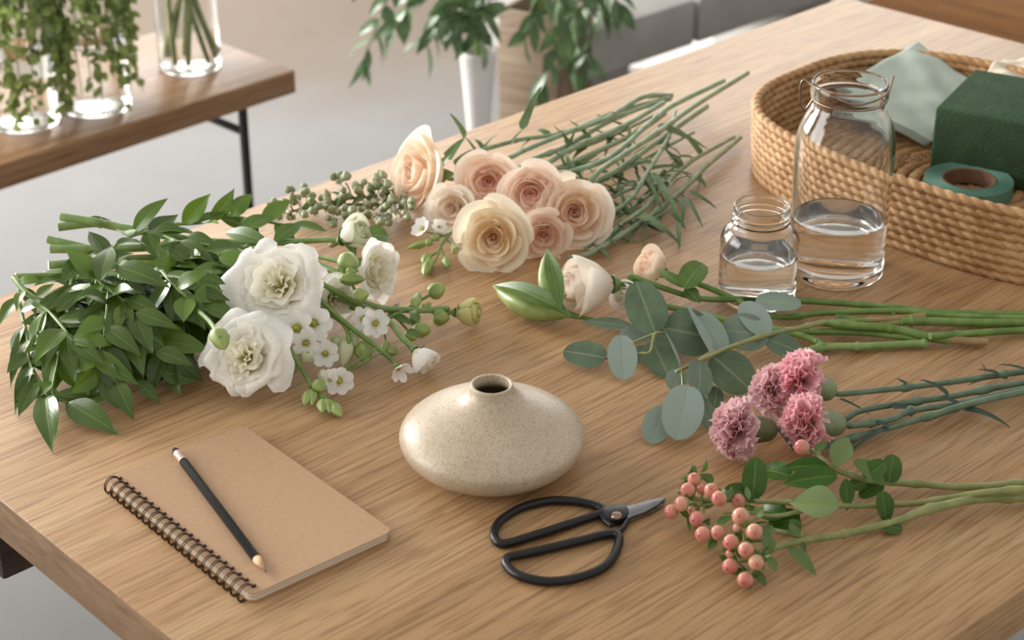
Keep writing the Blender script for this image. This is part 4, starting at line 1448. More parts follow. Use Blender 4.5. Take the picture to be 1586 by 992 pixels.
# grey green budded sprigs behind the leafy bundle
sets = [('budded sprig with whitish tips, the upper of two behind the white flowers', [(640, 300, .016), (612, 302, .016), (580, 305, .014), (548, 307, .012), (520, 312, .010), (480, 322, .008), (440, 330, .006)],
         [(524, 283), (535, 283), (558, 292), (555, 300), (588, 282), (594, 290), (614, 292), (600, 296), (575, 297), (541, 306), (625, 305), (632, 318), (609, 328), (597, 318), (582, 312), (566, 320), (629, 330), (618, 316), (545, 322), (590, 330), (605, 310), (530, 300)]),
        ('budded sprig with whitish tips, the lower of two behind the white flowers', [(620, 322, .012), (590, 318, .013), (541, 317, .012), (500, 320, .010), (460, 326, .008), (424, 333, .006)],
         [(454, 303), (462, 312), (471, 300), (476, 306), (486, 311), (506, 303), (510, 312), (428, 316), (436, 322), (447, 318), (495, 322), (520, 322), (480, 328), (460, 330), (540, 332), (570, 336), (590, 341), (555, 343), (515, 335), (423, 328), (440, 335), (600, 344)])]
for i, (lab, pts, bl) in enumerate(sets):
    t = thing('budded_sprig', lab, 'sprig', A(*W(*pts[2])[:2], TAB))
    g = np.random.default_rng(60 + i)
    sm_, lm_ = MB(), MB()
    P = tube(sm_, [W(*p) for p in pts], .0020, .0012, 8, 60)
    for (x, y_) in bl:
        h_ = g.uniform(.012, .030); c = W(x, y_, h_); j = int(np.argmin(np.linalg.norm((P - c) * A(1, 1, .3), axis=1)))
        j = min(len(P) - 1, max(0, j - 3)); tube(sm_, [P[j], (P[j] + c) / 2 + A(0, 0, .003), c], .0009, .0008, 5, 8)
        bm_ = MB()
        for q_ in range(3):
            d = nrm((c - P[j]) + g.normal(0, .008, 3) + A(0, 0, .006)); cc_ = c + g.normal(0, .0030, 3)
            cc_[2] = max(cc_[2], TAB + .004)
            budshape(bm_, cc_, d, g.uniform(.0032, .0048), g.uniform(.008, .012), 12)
        bm_.build('bud_cluster', M['sage_bud'], t)
        if g.uniform() < .75:
            d = nrm(g.normal(0, 1, 3) + A(0, 0, .2)); leaf(lm_, P[j], P[j] + d * .018, nrm(g.normal(0, .5, 3) + A(0, 0, 1)), .008, 'lance')
        if g.uniform() < .5:
            fm_ = MB(); small_flower(fm_, fm_, c + A(0, 0, -.004) + g.normal(0, .006, 3), nrm(g.normal(0, 1, 3) + TOW), .006, 5, x, .4); fm_.build('floret', M['blush_pale'], t)
    for q_ in lm_.v:
        q_[:, 2] = np.maximum(q_[:, 2], TAB + .001)
    sm_.build('stem', M['stem_dark'], t); lm_.build('leaves', M['leaf_mid'], t)

# ------------------------------------------------------------------ white flower bundle
GW = 'white double blooms in the left bundle'
LW = [((351, 361, 0), (425, 381, 0), 26)]


def lisi(label, px, py, h, rpx, axis, stem, seed, N=24, opening=1.0, name='white_lisianthus', mat='white', kind='lis', leaves=(), sep=True, sr=.0026, nodes=(), group=None, ruffle=.085, smat='stem_thick'):
    return rose(name, label, px, py, h, rpx, axis, mat, stem, seed, N, group, kind, opening, leaves, sr, smat, nodes, ruffle, sep, 'leaf_mid', .0042)


L_ = lambda b, t_, w_, h0=.05, h1=.05, **k: (b, t_, w_, dict(h0=h0, h1=h1, **k))
lisi('large open white ruffled bloom uppermost of the white flowers, with a dark centre', 430, 440, .070, 63, (-.12, .22, .97), [(380, 395, .068), (300, 372, .060), (190, 352, .062), (152, 346, .064), (90, 352, .064)], 101, 24, 1.1, nodes=(.82,),
     leaves=[L_((351, 361), (425, 381), 27, .07, .075), L_((385, 352), (424, 338), 22, .07, .075)])
lisi('large open white ruffled bloom lowest and nearest the notebook', 379, 552, .040, 60, (-.10, .12, .98), [(345, 520, .040), (280, 470, .040), (180, 400, .045), (75, 371, .056)], 102, 26, 1.05, nodes=(.8,))
lisi('white double bloom at the right of the bundle seen from the side', 582, 420, .050, 47, (.78, -.06, .55), [(530, 425, .055), (460, 400, .056), (330, 380, .052), (200, 385, .050), (78, 386, .052)], 103, 24, .8,
     leaves=[L_((520, 425), (575, 400), 20, .055, .06)])
lisi('white bloom half hidden behind the small florets', 521, 462, .036, 36, (.45, -.35, .75), [(490, 450, .036), (420, 420, .040), (260, 400, .040), (75, 411, .050)], 104, 20, .8)
lisi('half open greenish white bud at the top of the white bundle', 546, 365, .058, 30, (.72, .30, .45), [(515, 372, .060), (480, 373, .060), (420, 376, .058), (300, 372, .055), (180, 352, .060), (148, 344, .068), (95, 336, .070)], 105, 14, .5, 'white_lisianthus_bud', 'bud_white', 'bud',
     [L_((566, 368), (602, 366), 34, .055, .05, kind='egg'), L_((425, 374), (468, 348), 28, .062, .066), L_((372, 352), (426, 337), 22, .062, .066), L_((530, 352), (552, 400), 24, .060, .045)])
lisi('rounded closed white bud at the lower right of the white bundle', 654, 554, .016, 24, (.62, -.62, .35), [(639, 539, .020), (620, 520, .024), (602, 498, .028), (560, 475, .034), (490, 450, .040), (380, 420, .044), (200, 410, .044), (70, 427, .046)], 106, 12, .35, 'white_lisianthus_bud', 'white', 'bud')
lisi('yellow green ribbed bud farthest right of the white bundle', 723, 484, .016, 25, (.95, .02, .25), [(692, 478, .018), (660, 481, .018), (620, 480, .022), (585, 477, .026), (520, 455, .034), (400, 430, .040), (200, 425, .038), (24, 430, .052)], 107, 12, .35, 'yellow_green_bud', 'bud_yellow', 'bud', sr=.0024)

# green buds on short stalks: each belongs to a budding stem
t = thing('budding_stem', 'budding green stem reaching right above the yellow green bud', 'stem', A(*W(640, 480, 0)[:2], TAB))
m = MB(); tube(m, [W(675, 452, .026), W(655, 463, .022), (W(640, 472, .02)), W(615, 487, .022), W(585, 492, .022), W(500, 460, .03), W(420, 440, .03)], .0013, .0022, 8)
for a_, b_ in (((655, 463, .022), (647, 470, .022)), ((640, 472, .02), (645, 492, .014)), ((660, 480, .018), (682, 492, .014)), ((620, 486, .022), (650, 508, .012)), ((610, 488, .022), (637, 518, .010)), ((590, 490, .022), (600, 540, .010))):
    tube(m, [W(*a_), W(*b_)], .0012, .0010, 6)
m.build('stem', M['stem_green'], t)
buds(t, ((664, 456, .024, 690, 443, .028, 13), (670, 491, .015, 697, 493, .012, 13), (640, 478, .020, 650, 453, .026, 8), (634, 492, .018, 652, 492, .016, 11), (640, 508, .014, 668, 514, .010, 13), (628, 514, .014, 646, 526, .008, 11), (655, 478, .02, 668, 470, .02, 6),
                                    (590, 536, .014, 604, 542, .010, 12), (600, 540, .012, 616, 548, .010, 9), (562, 532, .018, 566, 562, .010, 14)), 'green_bud')
m = MB()
for (b_, t_, w_) in (((640, 480), (650, 458), 12), ((648, 500), (636, 478), 16), ((610, 490), (640, 505), 14), ((600, 494), (620, 470), 10), ((630, 512), (655, 525), 12)):
    lpx(m, b_, t_, w_, h0=.02, h1=.02)
m.build('leaves', M['leaf_mid'], t)

t = thing('budding_stem', 'green stem tipped with pointed buds reaching towards the stoneware vase', 'stem', A(*W(478, 600, 0)[:2], TAB))
m = MB(); tube(m, [W(516, 634, .006), W(509, 629, .006), W(492, 610, .010), W(478, 591, .016), W(466, 570, .022), W(454, 550, .028), W(436, 520, .036), W(413, 495, .044), W(360, 470, .044), W(250, 440, .04)], .0015, .0028, 8, 60)
for a_, b_ in (((478, 591, .016), (480, 612, .010)), ((484, 596, .014), (496, 600, .016)), ((495, 612, .010), (508, 618, .010)), ((454, 550, .028), (444, 572, .020))):
    tube(m, [W(*a_), W(*b_)], .0012, .0010, 6)
m.build('stem', M['stem_green'], t)
buds(t, ((480, 606, .012, 472, 628, .006, 9), (484, 604, .012, 484, 628, .006, 8), (488, 592, .018, 502, 606, .014, 11), (506, 620, .010, 512, 640, .006, 8), (512, 626, .008, 530, 645, .005, 9), (500, 620, .010, 500, 640, .006, 9), (447, 566, .022, 440, 580, .018, 9), (450, 568, .020, 460, 576, .016, 9), (440, 576, .018, 446, 590, .010, 8)), 'green_bud')

t = thing('budding_stem', 'curled light green buds between the two right-hand white blooms', 'stem', A(*W(540, 420, 0)[:2], TAB))
m = MB(); tube(m, [W(545, 415, .066), W(520, 404, .066), W(470, 395, .062), W(380, 390, .055), W(260, 385, .05)], .0018, .0026, 8)
tube(m, [W(525, 406, .066), W(548, 432, .060)], .0014, .0012, 6); tube(m, [W(530, 415, .062), W(556, 460, .046)], .0014, .0012, 6)
m.build('stem', M['stem_green'], t)
buds(t, ((524, 402, .070, 556, 413, .066, 17), (526, 432, .062, 566, 433, .058, 10), (536, 424, .064, 552, 420, .066, 9), (546, 460, .050, 572, 455, .052, 12)), 'green_bud')

t = thing('budding_stem', 'round green bud standing over the edge of the lowest white bloom', 'stem', A(*W(330, 520, 0)[:2], TAB))
m = MB(); tube(m, [W(341, 524, .078), W(330, 506, .076), W(318, 492, .070), W(290, 470, .06), W(240, 440, .05)], .0020, .0024, 8); m.build('stem', M['stem_green'], t)
m = MB(); a_ = W(334, 510, .078); b_ = W(348, 540, .070); budshape(m, a_, b_ - a_, 15 * pxm(a_), np.linalg.norm(b_ - a_) * 1.05, 14, 1, 6, .08); m.build('bud', M['green_bud'], t)

# small white florets on three stems
fl_sets = [('white floret stem with the cluster below the uppermost white bloom', [(475, 520, .030), (462, 490, .036), (430, 460, .045), (330, 420, .045)],
            [(461, 508, .044, 31, (-.25, -.1, .95)), (486, 501, .046, 30, (.15, .05, 1)), (474, 531, .036, 23, (0, -.25, .9)), (504, 548, .024, 22, (.05, -.05, 1))]),
           ('white floret stem ending in a side-on floret low at the right', [(609, 560, .014), (585, 539, .022), (540, 505, .034), (485, 457, .048), (440, 430, .05)],
            [(616, 569, .014, 19, (.45, -.55, .5)), (525, 590, .016, 24, (.25, -.15, .85)), (510, 588, .018, 17, (-.3, -.2, .8))]),
           ('white floret stem with two daisy-like florets under the side-on white bloom', [(598, 495, .030), (547, 467, .042), (492, 437, .055), (440, 420, .055)],
            [(563, 494, .036, 21, (-.3, .1, .9)), (581, 501, .034, 23, (.25, -.05, .95))])]
for lab, pts, fs in fl_sets:
    t = thing('white_floret_stem', lab, 'flower', A(*W(*fs[0][:2], 0)[:2], TAB), 'small white floret stems')
    sm_, pm_, cm_, gm_ = MB(), MB(), MB(), MB()
    P = tube(sm_, [W(*p) for p in pts], .0020, .0028, 8, 50)
    for k, (x, y_, h_, r_, ax_) in enumerate(fs):
        c = W(x, y_, h_); ax = AX(*ax_); R = r_ * pxm(c)
        florets(t, ((x, y_, h_, r_, ax_, 6 + k % 2, .22 if abs(ax_[0]) < .4 else .9),))
        j = int(np.argmin(np.linalg.norm(P - c, axis=1))); tube(sm_, [P[j], c - ax * R * .8, c - ax * R * .1], .0011, .0010, 6, 8)
        cup(gm_, c, ax, R * .22, R * .6); sepals(gm_, c - ax * R * .1, ax, R * .5, R * .3, 5, .8, -.1, k)
    sm_.build('stem', M['stem_green'], t); gm_.build('calyx', M['calyx'], t)
t = thing('white_floret_stem', 'hanging whitish floret buds in shade under the small white florets', 'flower', A(*W(540, 540, 0)[:2], TAB), 'small white floret stems')
sm_, bm_ = MB(), MB()
tube(sm_, [W(535, 560, .010), W(540, 530, .024), W(530, 500, .034), W(480, 470, .04)], .0018, .0024, 8)
buds(t, ((538, 528, .022, 530, 568, .008, 14), (520, 520, .026, 520, 545, .012, 11), (545, 535, .02, 552, 532, .014, 10), (505, 575, .014, 495, 590, .01, 9), (478, 548, .024, 470, 562, .02, 12), (548, 515, .026, 540, 540, .014, 10)), 'bud_white')
sm_.build('stem', M['stem_green'], t)

# ------------------------------------------------------------------ leafy dark branches of the left bundle
GL = 'dark leafy branches piled left of the white blooms'


def lb_(label, pts, n, seed, ln=.042, wd=.019, lm='leaf_dark', group=None, hero=(), up=.5, start=.12, sp=.9, tip=1.15, r=.0020):
    t = thing('leafy_branch', label, 'branch', A(*W(*pts[-1])[:2], TAB), group)
    branch(t, [W(*p) for p in pts], n, ln, wd, lm, 'stem_green', r, start, seed, 'lance', sp, up, .12, False, 1.0, tiplen=tip)
    if hero:
        m = MB()
        for (b, e, w_, h0, h1) in hero:
            lpx(m, b, e, w_, 'lance', h0, h1, arch=.05, curl=.04, wav=.012, lay=.3)
        m.build('leaves', M[lm], t)
    return t


lb_('leafy branch drooping lowest at the left, its big curled tip leaf near the table edge', [(34, 432, .052), (30, 465, .040), (42, 520, .028), (46, 560, .020), (66, 598, .012)], 9, 201, .036, .016,
    hero=[((70, 610), (80, 698), 40, .012, .004), ((50, 555), (22, 640), 22, .018, .004), ((58, 590), (28, 645), 28, .018, .004), ((40, 505), (15, 600), 20, .028, .005), ((82, 495), (32, 500), 24, .034, .034)])
lb_('leafy branch stretching towards the notebook with a long pale tip leaf', [(51, 470, .050), (75, 488, .046), (97, 507, .044), (90, 560, .028), (82, 609, .014), (104, 625, .010)], 8, 202, .038, .017,
    hero=[((104, 625), (182, 671), 44, .010, .004), ((85, 612), (158, 610), 18, .016, .012), ((84, 508), (68, 575), 32, .046, .028)])
lb_('leafy branch crossing the middle left of the dark pile', [(51, 470, .056), (72, 480, .054), (97, 507, .054), (114, 529, .050), (140, 545, .044)], 7, 203, .044, .020,
    hero=[((112, 527), (160, 565), 26, .052, .042), ((102, 515), (116, 590), 30, .050, .030)])
lb_('leafy branch in the middle of the dark pile, leaves fanned to the right', [(150, 430, .074), (160, 442, .074), (186, 463, .070), (207, 487, .062)], 7, 204, .036, .016,
    hero=[((194, 468), (196, 530), 28, .070, .050), ((207, 487), (236, 547), 34, .064, .046), ((210, 484), (276, 509), 28, .068, .062), ((196, 463), (250, 487), 26, .072, .066), ((200, 505), (222, 583), 34, .056, .030), ((158, 480), (142, 548), 26, .064, .044), ((186, 475), (170, 532), 30, .066, .052)])
lb_('leafy branch on top of the pile with a wide grey green leaf', [(250, 420, .078), (265, 438, .078), (290, 461, .072), (310, 470, .066)], 6, 205, .040, .018,
    hero=[((180, 413), (261, 443), 38, .084, .080), ((284, 456), (318, 510), 34, .074, .054), ((266, 440), (266, 500), 28, .074, .054), ((300, 450), (356, 465), 22, .072, .066), ((316, 430), (349, 440), 20, .076, .072)])
lb_('leafy branch at the back left of the pile with two broad leaves', [(150, 440, .070), (152, 420, .076), (168, 392, .080), (190, 372, .078), (230, 358, .07)], 6, 206, .036, .018,
    hero=[((155, 436), (172, 378), 36, .080, .086), ((98, 438), (146, 386), 34, .076, .084), ((88, 484), (128, 448), 26, .060, .070), ((76, 480), (110, 440), 24, .056, .066)])
lb_('leafy branch along the top of the pile behind the uppermost white bloom', [(190, 360, .064), (240, 362, .068), (290, 380, .072), (340, 395, .072)], 8, 207, .042, .019,
    hero=[((238, 360), (290, 358), 26, .07, .074), ((275, 375), (334, 406), 26, .076, .070), ((263, 383), (298, 410), 28, .076, .066), ((222, 358), (226, 334), 20, .066, .070), ((290, 366), (334, 376), 20, .074, .074), ((130, 345), (172, 341), 16, .066, .066)])
lb_('leafy branch along the far side of the pile at the table edge', [(260, 348, .050), (310, 345, .052), (350, 335, .05), (400, 342, .048), (450, 350, .046)], 9, 208, .040, .017,
    hero=[((300, 345), (350, 327), 14, .055, .058), ((345, 340), (352, 332), 10, .05, .06), ((400, 342), (368, 352), 20, .05, .06)])
lb_('leafy branch at the front of the pile beside the lowest white bloom', [(230, 500, .050), (250, 530, .040), (262, 560, .026)], 6, 209, .042, .019,
    hero=[((240, 543), (299, 566), 28, .044, .036), ((246, 575), (303, 592), 36, .024, .010), ((212, 590), (248, 625), 22, .02, .004), ((178, 590), (207, 650), 30, .026, .004), ((232, 535), (240, 600), 36, .036, .012), ((190, 520), (162, 598), 22, .044, .022)])
lb_('bare looping green stem with small leaves at the left end of the pile', [(22, 430, .054), (34, 446, .052), (50, 460, .050), (80, 470, .048), (110, 480, .05)], 5, 210, .026, .012, r=.0032)

g = np.random.default_rng(99)
for i in range(30):
    a = g.uniform(0, 1)
    sx_, sy_ = 105 + 290 * a, 425 - 45 * a + g.uniform(-10, 25)
    reach = g.uniform(.45, 1.0)
    exx = sx_ - 60 + 25 * a + g.uniform(-20, 45) - (60 if a > .6 else 0) * reach; eyy = sy_ + (205 - 60 * a) * reach
    eyy = min(eyy, 628 if exx < 290 else 585)
    hs_ = g.uniform(.035, .068); he = max(.006, hs_ * (1 - reach) * .9 + .006)
    pts = [(sx_, sy_, hs_), (sx_ * .7 + exx * .3, sy_ * .7 + eyy * .3, hs_ * .92 + .004), (sx_ * .35 + exx * .65, sy_ * .35 + eyy * .65, hs_ * .6 + he * .4), (exx, eyy, he)]
    lb_('glossy dark green leafy branch buried in the pile left of the white blooms', pts, 15, 300 + i, .042, .0185, 'leaf_dark', GL, (), .5, .06, .95, 1.1)

# ------------------------------------------------------------------ lying rose buds and their stems
GS = 'cut green stems reaching to the right edge'
rose('rose_bud', 'large pale blush rosebud lying on its side beside the eucalyptus', 914, 441, .034, 50, (-.92, -.02, .34), 'blush_pale',
     [(975, 427, .034), (1010, 440, .030), (1068, 459, .020), (1110, 464, .016), (1174, 463, .012), (1240, 466, .010), (1380, 476, .008), (1449, 484, .007), (1586, 487, .006), (1680, 489, .006)], 401, 16, None, 'bud', .8, (), .0030, 'stem_green', (.62,), .05)
rose('rose_bud', 'small peach rosebud standing behind the big green leaf', 1012, 413, .030, 30, (-.62, .35, .5), 'peach',
     [(1045, 428, .026), (1082, 440, .020), (1128, 459, .014), (1198, 490, .010), (1277, 485, .010), (1390, 482, .012), (1449, 488, .010), (1534, 492, .008), (1640, 494, .007)], 402, 14, None, 'bud', .8,
     [((1058, 446), (1089, 408), 40, dict(h0=.034, h1=.044, kind='egg')), ((1058, 446), (1016, 418), 18, dict(h0=.034, h1=.040, kind='lance')), ((1060, 448), (1085, 470), 24, dict(h0=.03, h1=.02))], .0030, 'stem_green', (.55,), .05)
rose('rose_bud', 'white rosebud almost hidden behind the eucalyptus leaves', 975, 458, .020, 27, (-.55, .1, .6), 'white', [(1012, 470, .016), (1100, 490, .010), (1198, 512, .008), (1329, 515, .008), (1414, 524, .007)], 403, 12, None, 'bud', .7, (), .0030, 'stem_green', (.7,), .05)
for lab, tp, mid, base, r_, sdp in (('green pointed pod lying flat left of the blush rosebud', (762, 443, .012), (815, 475, .014), (884, 490, .010), 18, 1), ('green pointed pod standing upright against the blush rosebud', (846, 386, .052), (851, 439, .030), (868, 480, .014), 16, 2)):
    t = thing('green_pod', lab, 'pod', A(*W(*base)[:2], TAB))
    P = spline([W(*base), W(*mid), W(*tp)], 36); T, N_, B_ = frames(P)
    tt_ = np.linspace(0, 1, len(P)); rad = (np.sin(PI * np.clip(tt_, .02, 1) ** .85) ** .9 * .97 + .03) * r_ * pxm(P[10]); rad[-6:] *= np.linspace(1, .2, 6)
    a = np.linspace(0, 2 * PI, 20, endpoint=False)
    rr_ = rad[:, None] * (1 + .16 * np.abs(np.cos(1.5 * a + sdp))[None, :])
    ring = P[:, None] + N_[:, None] * (rr_ * np.cos(a))[..., None] * .8 + B_[:, None] * (rr_ * np.sin(a))[..., None]
    m = MB(); m.grid(ring, None, 0, True); m.build('pod', M['green_bud'], t)
    m = MB(); lpx(m, base[:2], tp[:2], r_ * 1.7, 'lance', base[2] + .014, tp[2] + .004, fold=.5, arch=.10); m.build('bract', M['leaf_mid'], t)
    m = MB(); tube(m, [W(*base), W(910, 494, .008), W(976, 508, .006), W(1080, 512, .005)], .0020, .0022, 8); m.build('stem', M['stem_green'], t)


def plain(label, pts, r, nodes, mat, cat='stem', r1=None, group=None, nm='cut_stem', extra=None):
    t = thing(nm, label, cat, A(*W(*pts[0])[:2], TAB), group)
    m = MB(); tube(m, [W(*p) for p in pts], r, r1, 10, 70, nodes); m.build('stem', M[mat], t)
    return t


plain('thick cut green stem with a torn tan stub above it, running to the right edge', [(1395, 498, .014), (1438, 498, .012), (1500, 500, .008), (1586, 501, .007), (1680, 503, .007)], .0042, (.1,), 'stem_green')
t = plain('green cut stem ending in a torn brown tip near the right edge', [(1270, 500, .014), (1312, 504, .016), (1380, 509, .014), (1432, 521, .010), (1470, 527, .007)], .0034, (.5,), 'stem_green', r1=.0046)
m = MB(); tube(m, [W(1462, 525, .008), W(1500, 529, .007), W(1529, 530, .006)], .0044, .0034, 8); m.build('torn_end', M['stem_brown'], t)
plain('green cut stem leaving the brown tipped stem for the right edge', [(1440, 521, .014), (1473, 519, .012), (1530, 515, .008), (1586, 512, .007), (1680, 508, .007)], .0034, (.3,), 'stem_green')
plain('lowest green cut stem, knotted, lying nearest the carnations', [(1243, 546, .005), (1277, 538, .006), (1332, 537, .006), (1390, 534, .006), (1436, 532, .006)], .0036, (.2, .48, .97), 'stem_thick')
plain('short green cut stem behind the grey green leaf stem', [(1180, 505, .008), (1240, 520, .008), (1270, 532, .007), (1277, 538, .007)], .0030, (.6,), 'stem_green')
t = plain('green cut stem with a long torn tan strip', [(1295, 492, .012), (1330, 497, .014), (1346, 497, .014)], .0030, (.1,), 'stem_green')
m = MB(); tube(m, [W(1340, 497, .014), W(1390, 495, .014), W(1432, 492, .014)], .0032, .0046, 10); m.build('torn_strip', M['stem_brown'], t)
m = MB(); lpx(m, (1295, 492), (1318, 488), 6, 'lance', .016, .02); lpx(m, (1385, 492), (1382, 480), 5, 'lance', .016, .02); m.build('bract', M['leaf_mid'], t)

# ------------------------------------------------------------------ eucalyptus
t = thing('eucalyptus_branch', 'long eucalyptus branch with round grey green leaves along a tan stem', 'branch', A(*W(1130, 540, 0)[:2], TAB))
m = MB(); tube(m, [W(1046, 577, .030), W(1056, 572, .032), W(1103, 550, .034), W(1137, 536, .032), W(1188, 519, .026), W(1240, 508, .020), W(1264, 502, .018), W(1295, 499, .014), W(1346, 500, .012), W(1400, 500, .012)], .0014, .0032, 9, 90, (.2, .42, .6)); tube(m, [W(1055, 572, .032), W(1057, 597, .026), W(1046, 622, .020), W(1028, 647, .014)], .0011, .0014, 7); m.build('stem', M['stem_olive'], t)
# base, tip, width px, h base, h tip, kind, tilt, roll, lay
E1 = [((1104, 552), (1062, 464), 27, .034, .060, 'lance', .3, .9, .8), ((1188, 519), (1150, 467), 46, .027, .046, 'oval', .4, .1, .9), ((1190, 521), (1116, 510), 64, .025, .030, 'oval', .4, 0, .35),
      ((1170, 466), (1241, 472), 38, .020, .026, 'egg', .5, .2, .5), ((1186, 524), (1244, 548), 44, .022, .010, 'egg', .5, .2, .1), ((1104, 552), (1163, 604), 70, .030, .008, 'oval', .5, 0, .0),
      ((1082, 614), (1085, 556), 44, .024, .036, 'oval', .3, .25, .2), ((1066, 598), (1048, 680), 64, .030, .012, 'oval', .4, 0, .9), ((1030, 630), (1007, 686), 46, .016, .004, 'oval', .5, 0, .8),
      ((1082, 612), (1100, 666), 34, .016, .003, 'oval', .5, .3, .25), ((1055, 571), (1028, 506), 13, .033, .052, 'lance', .2, 1.2, .6), ((1055, 573), (1040, 604), 34, .028, .014, 'oval', .4, 0, .6), ((1120, 545), (1084, 480), 42, .024, .040, 'oval', .3, .2, .55), ((1110, 600), (1106, 632), 26, .006, .003, 'oval', .6, .2, .0)]
t2 = thing('eucalyptus_branch', 'shorter eucalyptus branch whose leaves reach left towards the vase', 'branch', A(*W(980, 530, 0)[:2], TAB))
m = MB(); tube(m, [W(938, 556, .010), W(962, 553, .014), W(986, 548, .018), W(1007, 545, .020), W(1014, 518, .030), W(1030, 516, .028), W(1068, 512, .022), (W(1120, 510, .016)), W(1190, 512, .014)], .0009, .0020, 8, 60, (.3,))
tube(m, [W(979, 531, .026), W(1014, 517, .030)], .0011, .0013, 6); m.build('stem', M['stem_olive'], t2)
E2 = [((1014, 514), (985, 435), 64, .032, .064, 'egg', .25, 0, .05), ((1104, 524), (1028, 508), 78, .020, .034, 'oval', .35, 0, .05), ((938, 555), (872, 543), 48, .012, .012, 'egg', .55, -.2, .05), ((962, 520), (966, 588), 46, .028, .006, 'oval', .4, 0, .95),
      ((980, 506), (897, 497), 24, .020, .014, 'lance', .6, 0, .1), ((1016, 516), (960, 518), 32, .018, .024, 'oval', .4, 0, .9), ((1010, 530), (1036, 584), 52, .014, .004, 'oval', .5, 0, .0), ((1000, 536), (990, 562), 30, .008, .004, 'oval', .6, 0, .3), ((1050, 520), (1020, 540), 40, .010, .006, 'oval', .6, 0, .2)]
for tt_, EE in ((t, E1), (t2, E2)):
    for (b, e, w_, h0, h1, kd, ti, ro_, la) in EE:
        m = MB(); lpx(m, b, e, w_, kd, h0, h1, ti, ro_, fold=.06, arch=.02, curl=.03, lay=la, nu=11, nv=21)
        for q_ in m.v:
            q_[:, 2] = np.maximum(q_[:, 2], TAB + .001)
        m.build('leaf', M['leaf_euc'], tt_)

# ------------------------------------------------------------------ carnations
def guard(m, O, ax, R, seed):
    """wide back petals of a carnation, flared over the calyx"""
    g = np.random.default_rng(seed + 9); S, B, Z = basis(ax, g.uniform(0, 6))
    for k in range(6):
        a = k * PI / 3 + g.normal(0, .2); d = S * math.cos(a) + B * math.sin(a)
        leaf(m, O - Z * R * .12 + d * R * .2, O + d * R * 1.02 - Z * R * g.uniform(.0, .22), Z, R * g.uniform(.8, 1.0), 'petal', .12, .12, .10, .05, .9, 13, 11)


def carn(label, px, py, h, rpx, axis, mat, stem, nodes, seed, cal='calyx_grey', blades=(), N=54, flat=.82, spread=1.5, r=.0030):
    ax = AX(*axis); C, R = head_at(px, py, h, rpx)
    O = C - ax * R * .18
    t = thing('pink_carnation', label, 'flower', A(C[0], C[1], TAB), 'pink carnations beside the eucalyptus')
    m = MB(); frilly(m, O, ax, R, N, seed, flat, spread); guard(m, O, ax, R, seed)
    for q_ in m.v:
        q_[:, 2] = np.maximum(q_[:, 2], TAB + .0015)
    m.build('petals', M[mat], t)
    m = MB(); lathe(m, lathe_prof([(.0001, -1.28 * R), (.18 * R, -1.27 * R), (.36 * R, -1.10 * R), (.44 * R, -.72 * R), (.47 * R, -.36 * R), (.40 * R, -.02 * R), (.2 * R, .05 * R)], 24), O, ax, 22)
    sepals(m, O - ax * R * .34, ax, R * .62, R * .42, 5, .72, -.62, seed); m.build('calyx', M[cal], t)
    m = MB(); b0 = O - ax * R * 1.22
    tube(m, [b0, b0 - ax * R * .25] + [W(*p) for p in stem], r * .8, r, 10, 70, nodes, .75); m.build('stem', M['stem_carn'], t)
    m = MB()
    for b in blades:
        lpx(m, b[0], b[1], b[2], 'blade', b[3], b[4], arch=b[5] if len(b) > 5 else .08, tilt=.6, curl=b[6] if len(b) > 6 else 0)
    if blades:
        m.build('leaves', M['leaf_carn'], t)
    return t


carn('bright pink carnation highest of the four, with one loose back petal', 1236, 588, .046, 47, (-.86, .30, .36), 'pink', [(1330, 608, .024), (1408, 600, .018), (1480, 591, .014), (1548, 581, .010), (1586, 576, .009), (1680, 566, .008)], (.42, .74), 501,
     blades=[((1408, 600), (1388, 587), 9, .018, .028), ((1410, 601), (1396, 606), 8, .018, .010), ((1548, 581), (1514, 573), 8, .012, .022), ((1526, 578), (1519, 562), 5, .014, .026), ((1600, 580), (1545, 565), 8, .01, .028), ((1548, 583), (1497, 598), 7, .010, .003)])
carn('pale pink carnation partly behind the highest one', 1194, 602, .034, 40, (-.85, .3, .4), 'mauve', [(1300, 650, .010), (1332, 637, .011), (1397, 625, .012), (1469, 615, .012), (1562, 597, .010), (1680, 580, .008)], (.62, .80), 502,
     blades=[((1469, 614), (1424, 588), 11, .014, .030, .12), ((1380, 630), (1420, 636), 12, .014, .008), ((1300, 618), (1350, 645), 5, .016, .008)])
carn('deeper pink carnation low in front, next to the berries', 1246, 655, .030, 47, (-.95, .06, .28), 'pink', [(1320, 660, .016), (1380, 650, .014), (1414, 636, .013), (1486, 625, .012), (1586, 603, .010), (1680, 586, .008)], (.36, .56), 503,
     blades=[((1487, 632), (1569, 660), 13, .012, .003, .10, .1), ((1486, 627), (1452, 617), 9, .014, .022), ((1490, 632), (1536, 622), 8, .01, .006), ((1486, 636), (1442, 652), 6, .012, .004)], N=58)
carn('dusty pink carnation farthest left of the four, facing the vase', 1139, 665, .030, 47, (-.94, .04, .30), 'mauve', [(1240, 700, .006), (1291, 687, .006), (1377, 663, .008), (1440, 645, .012), (1490, 629, .017), (1586, 607, .017), (1680, 590, .016)], (.42, .62), 504, 'calyx_brown',
     blades=[((1377, 664), (1315, 702), 12, .010, .003, .14), ((1377, 662), (1345, 650), 9, .012, .018)], N=58)

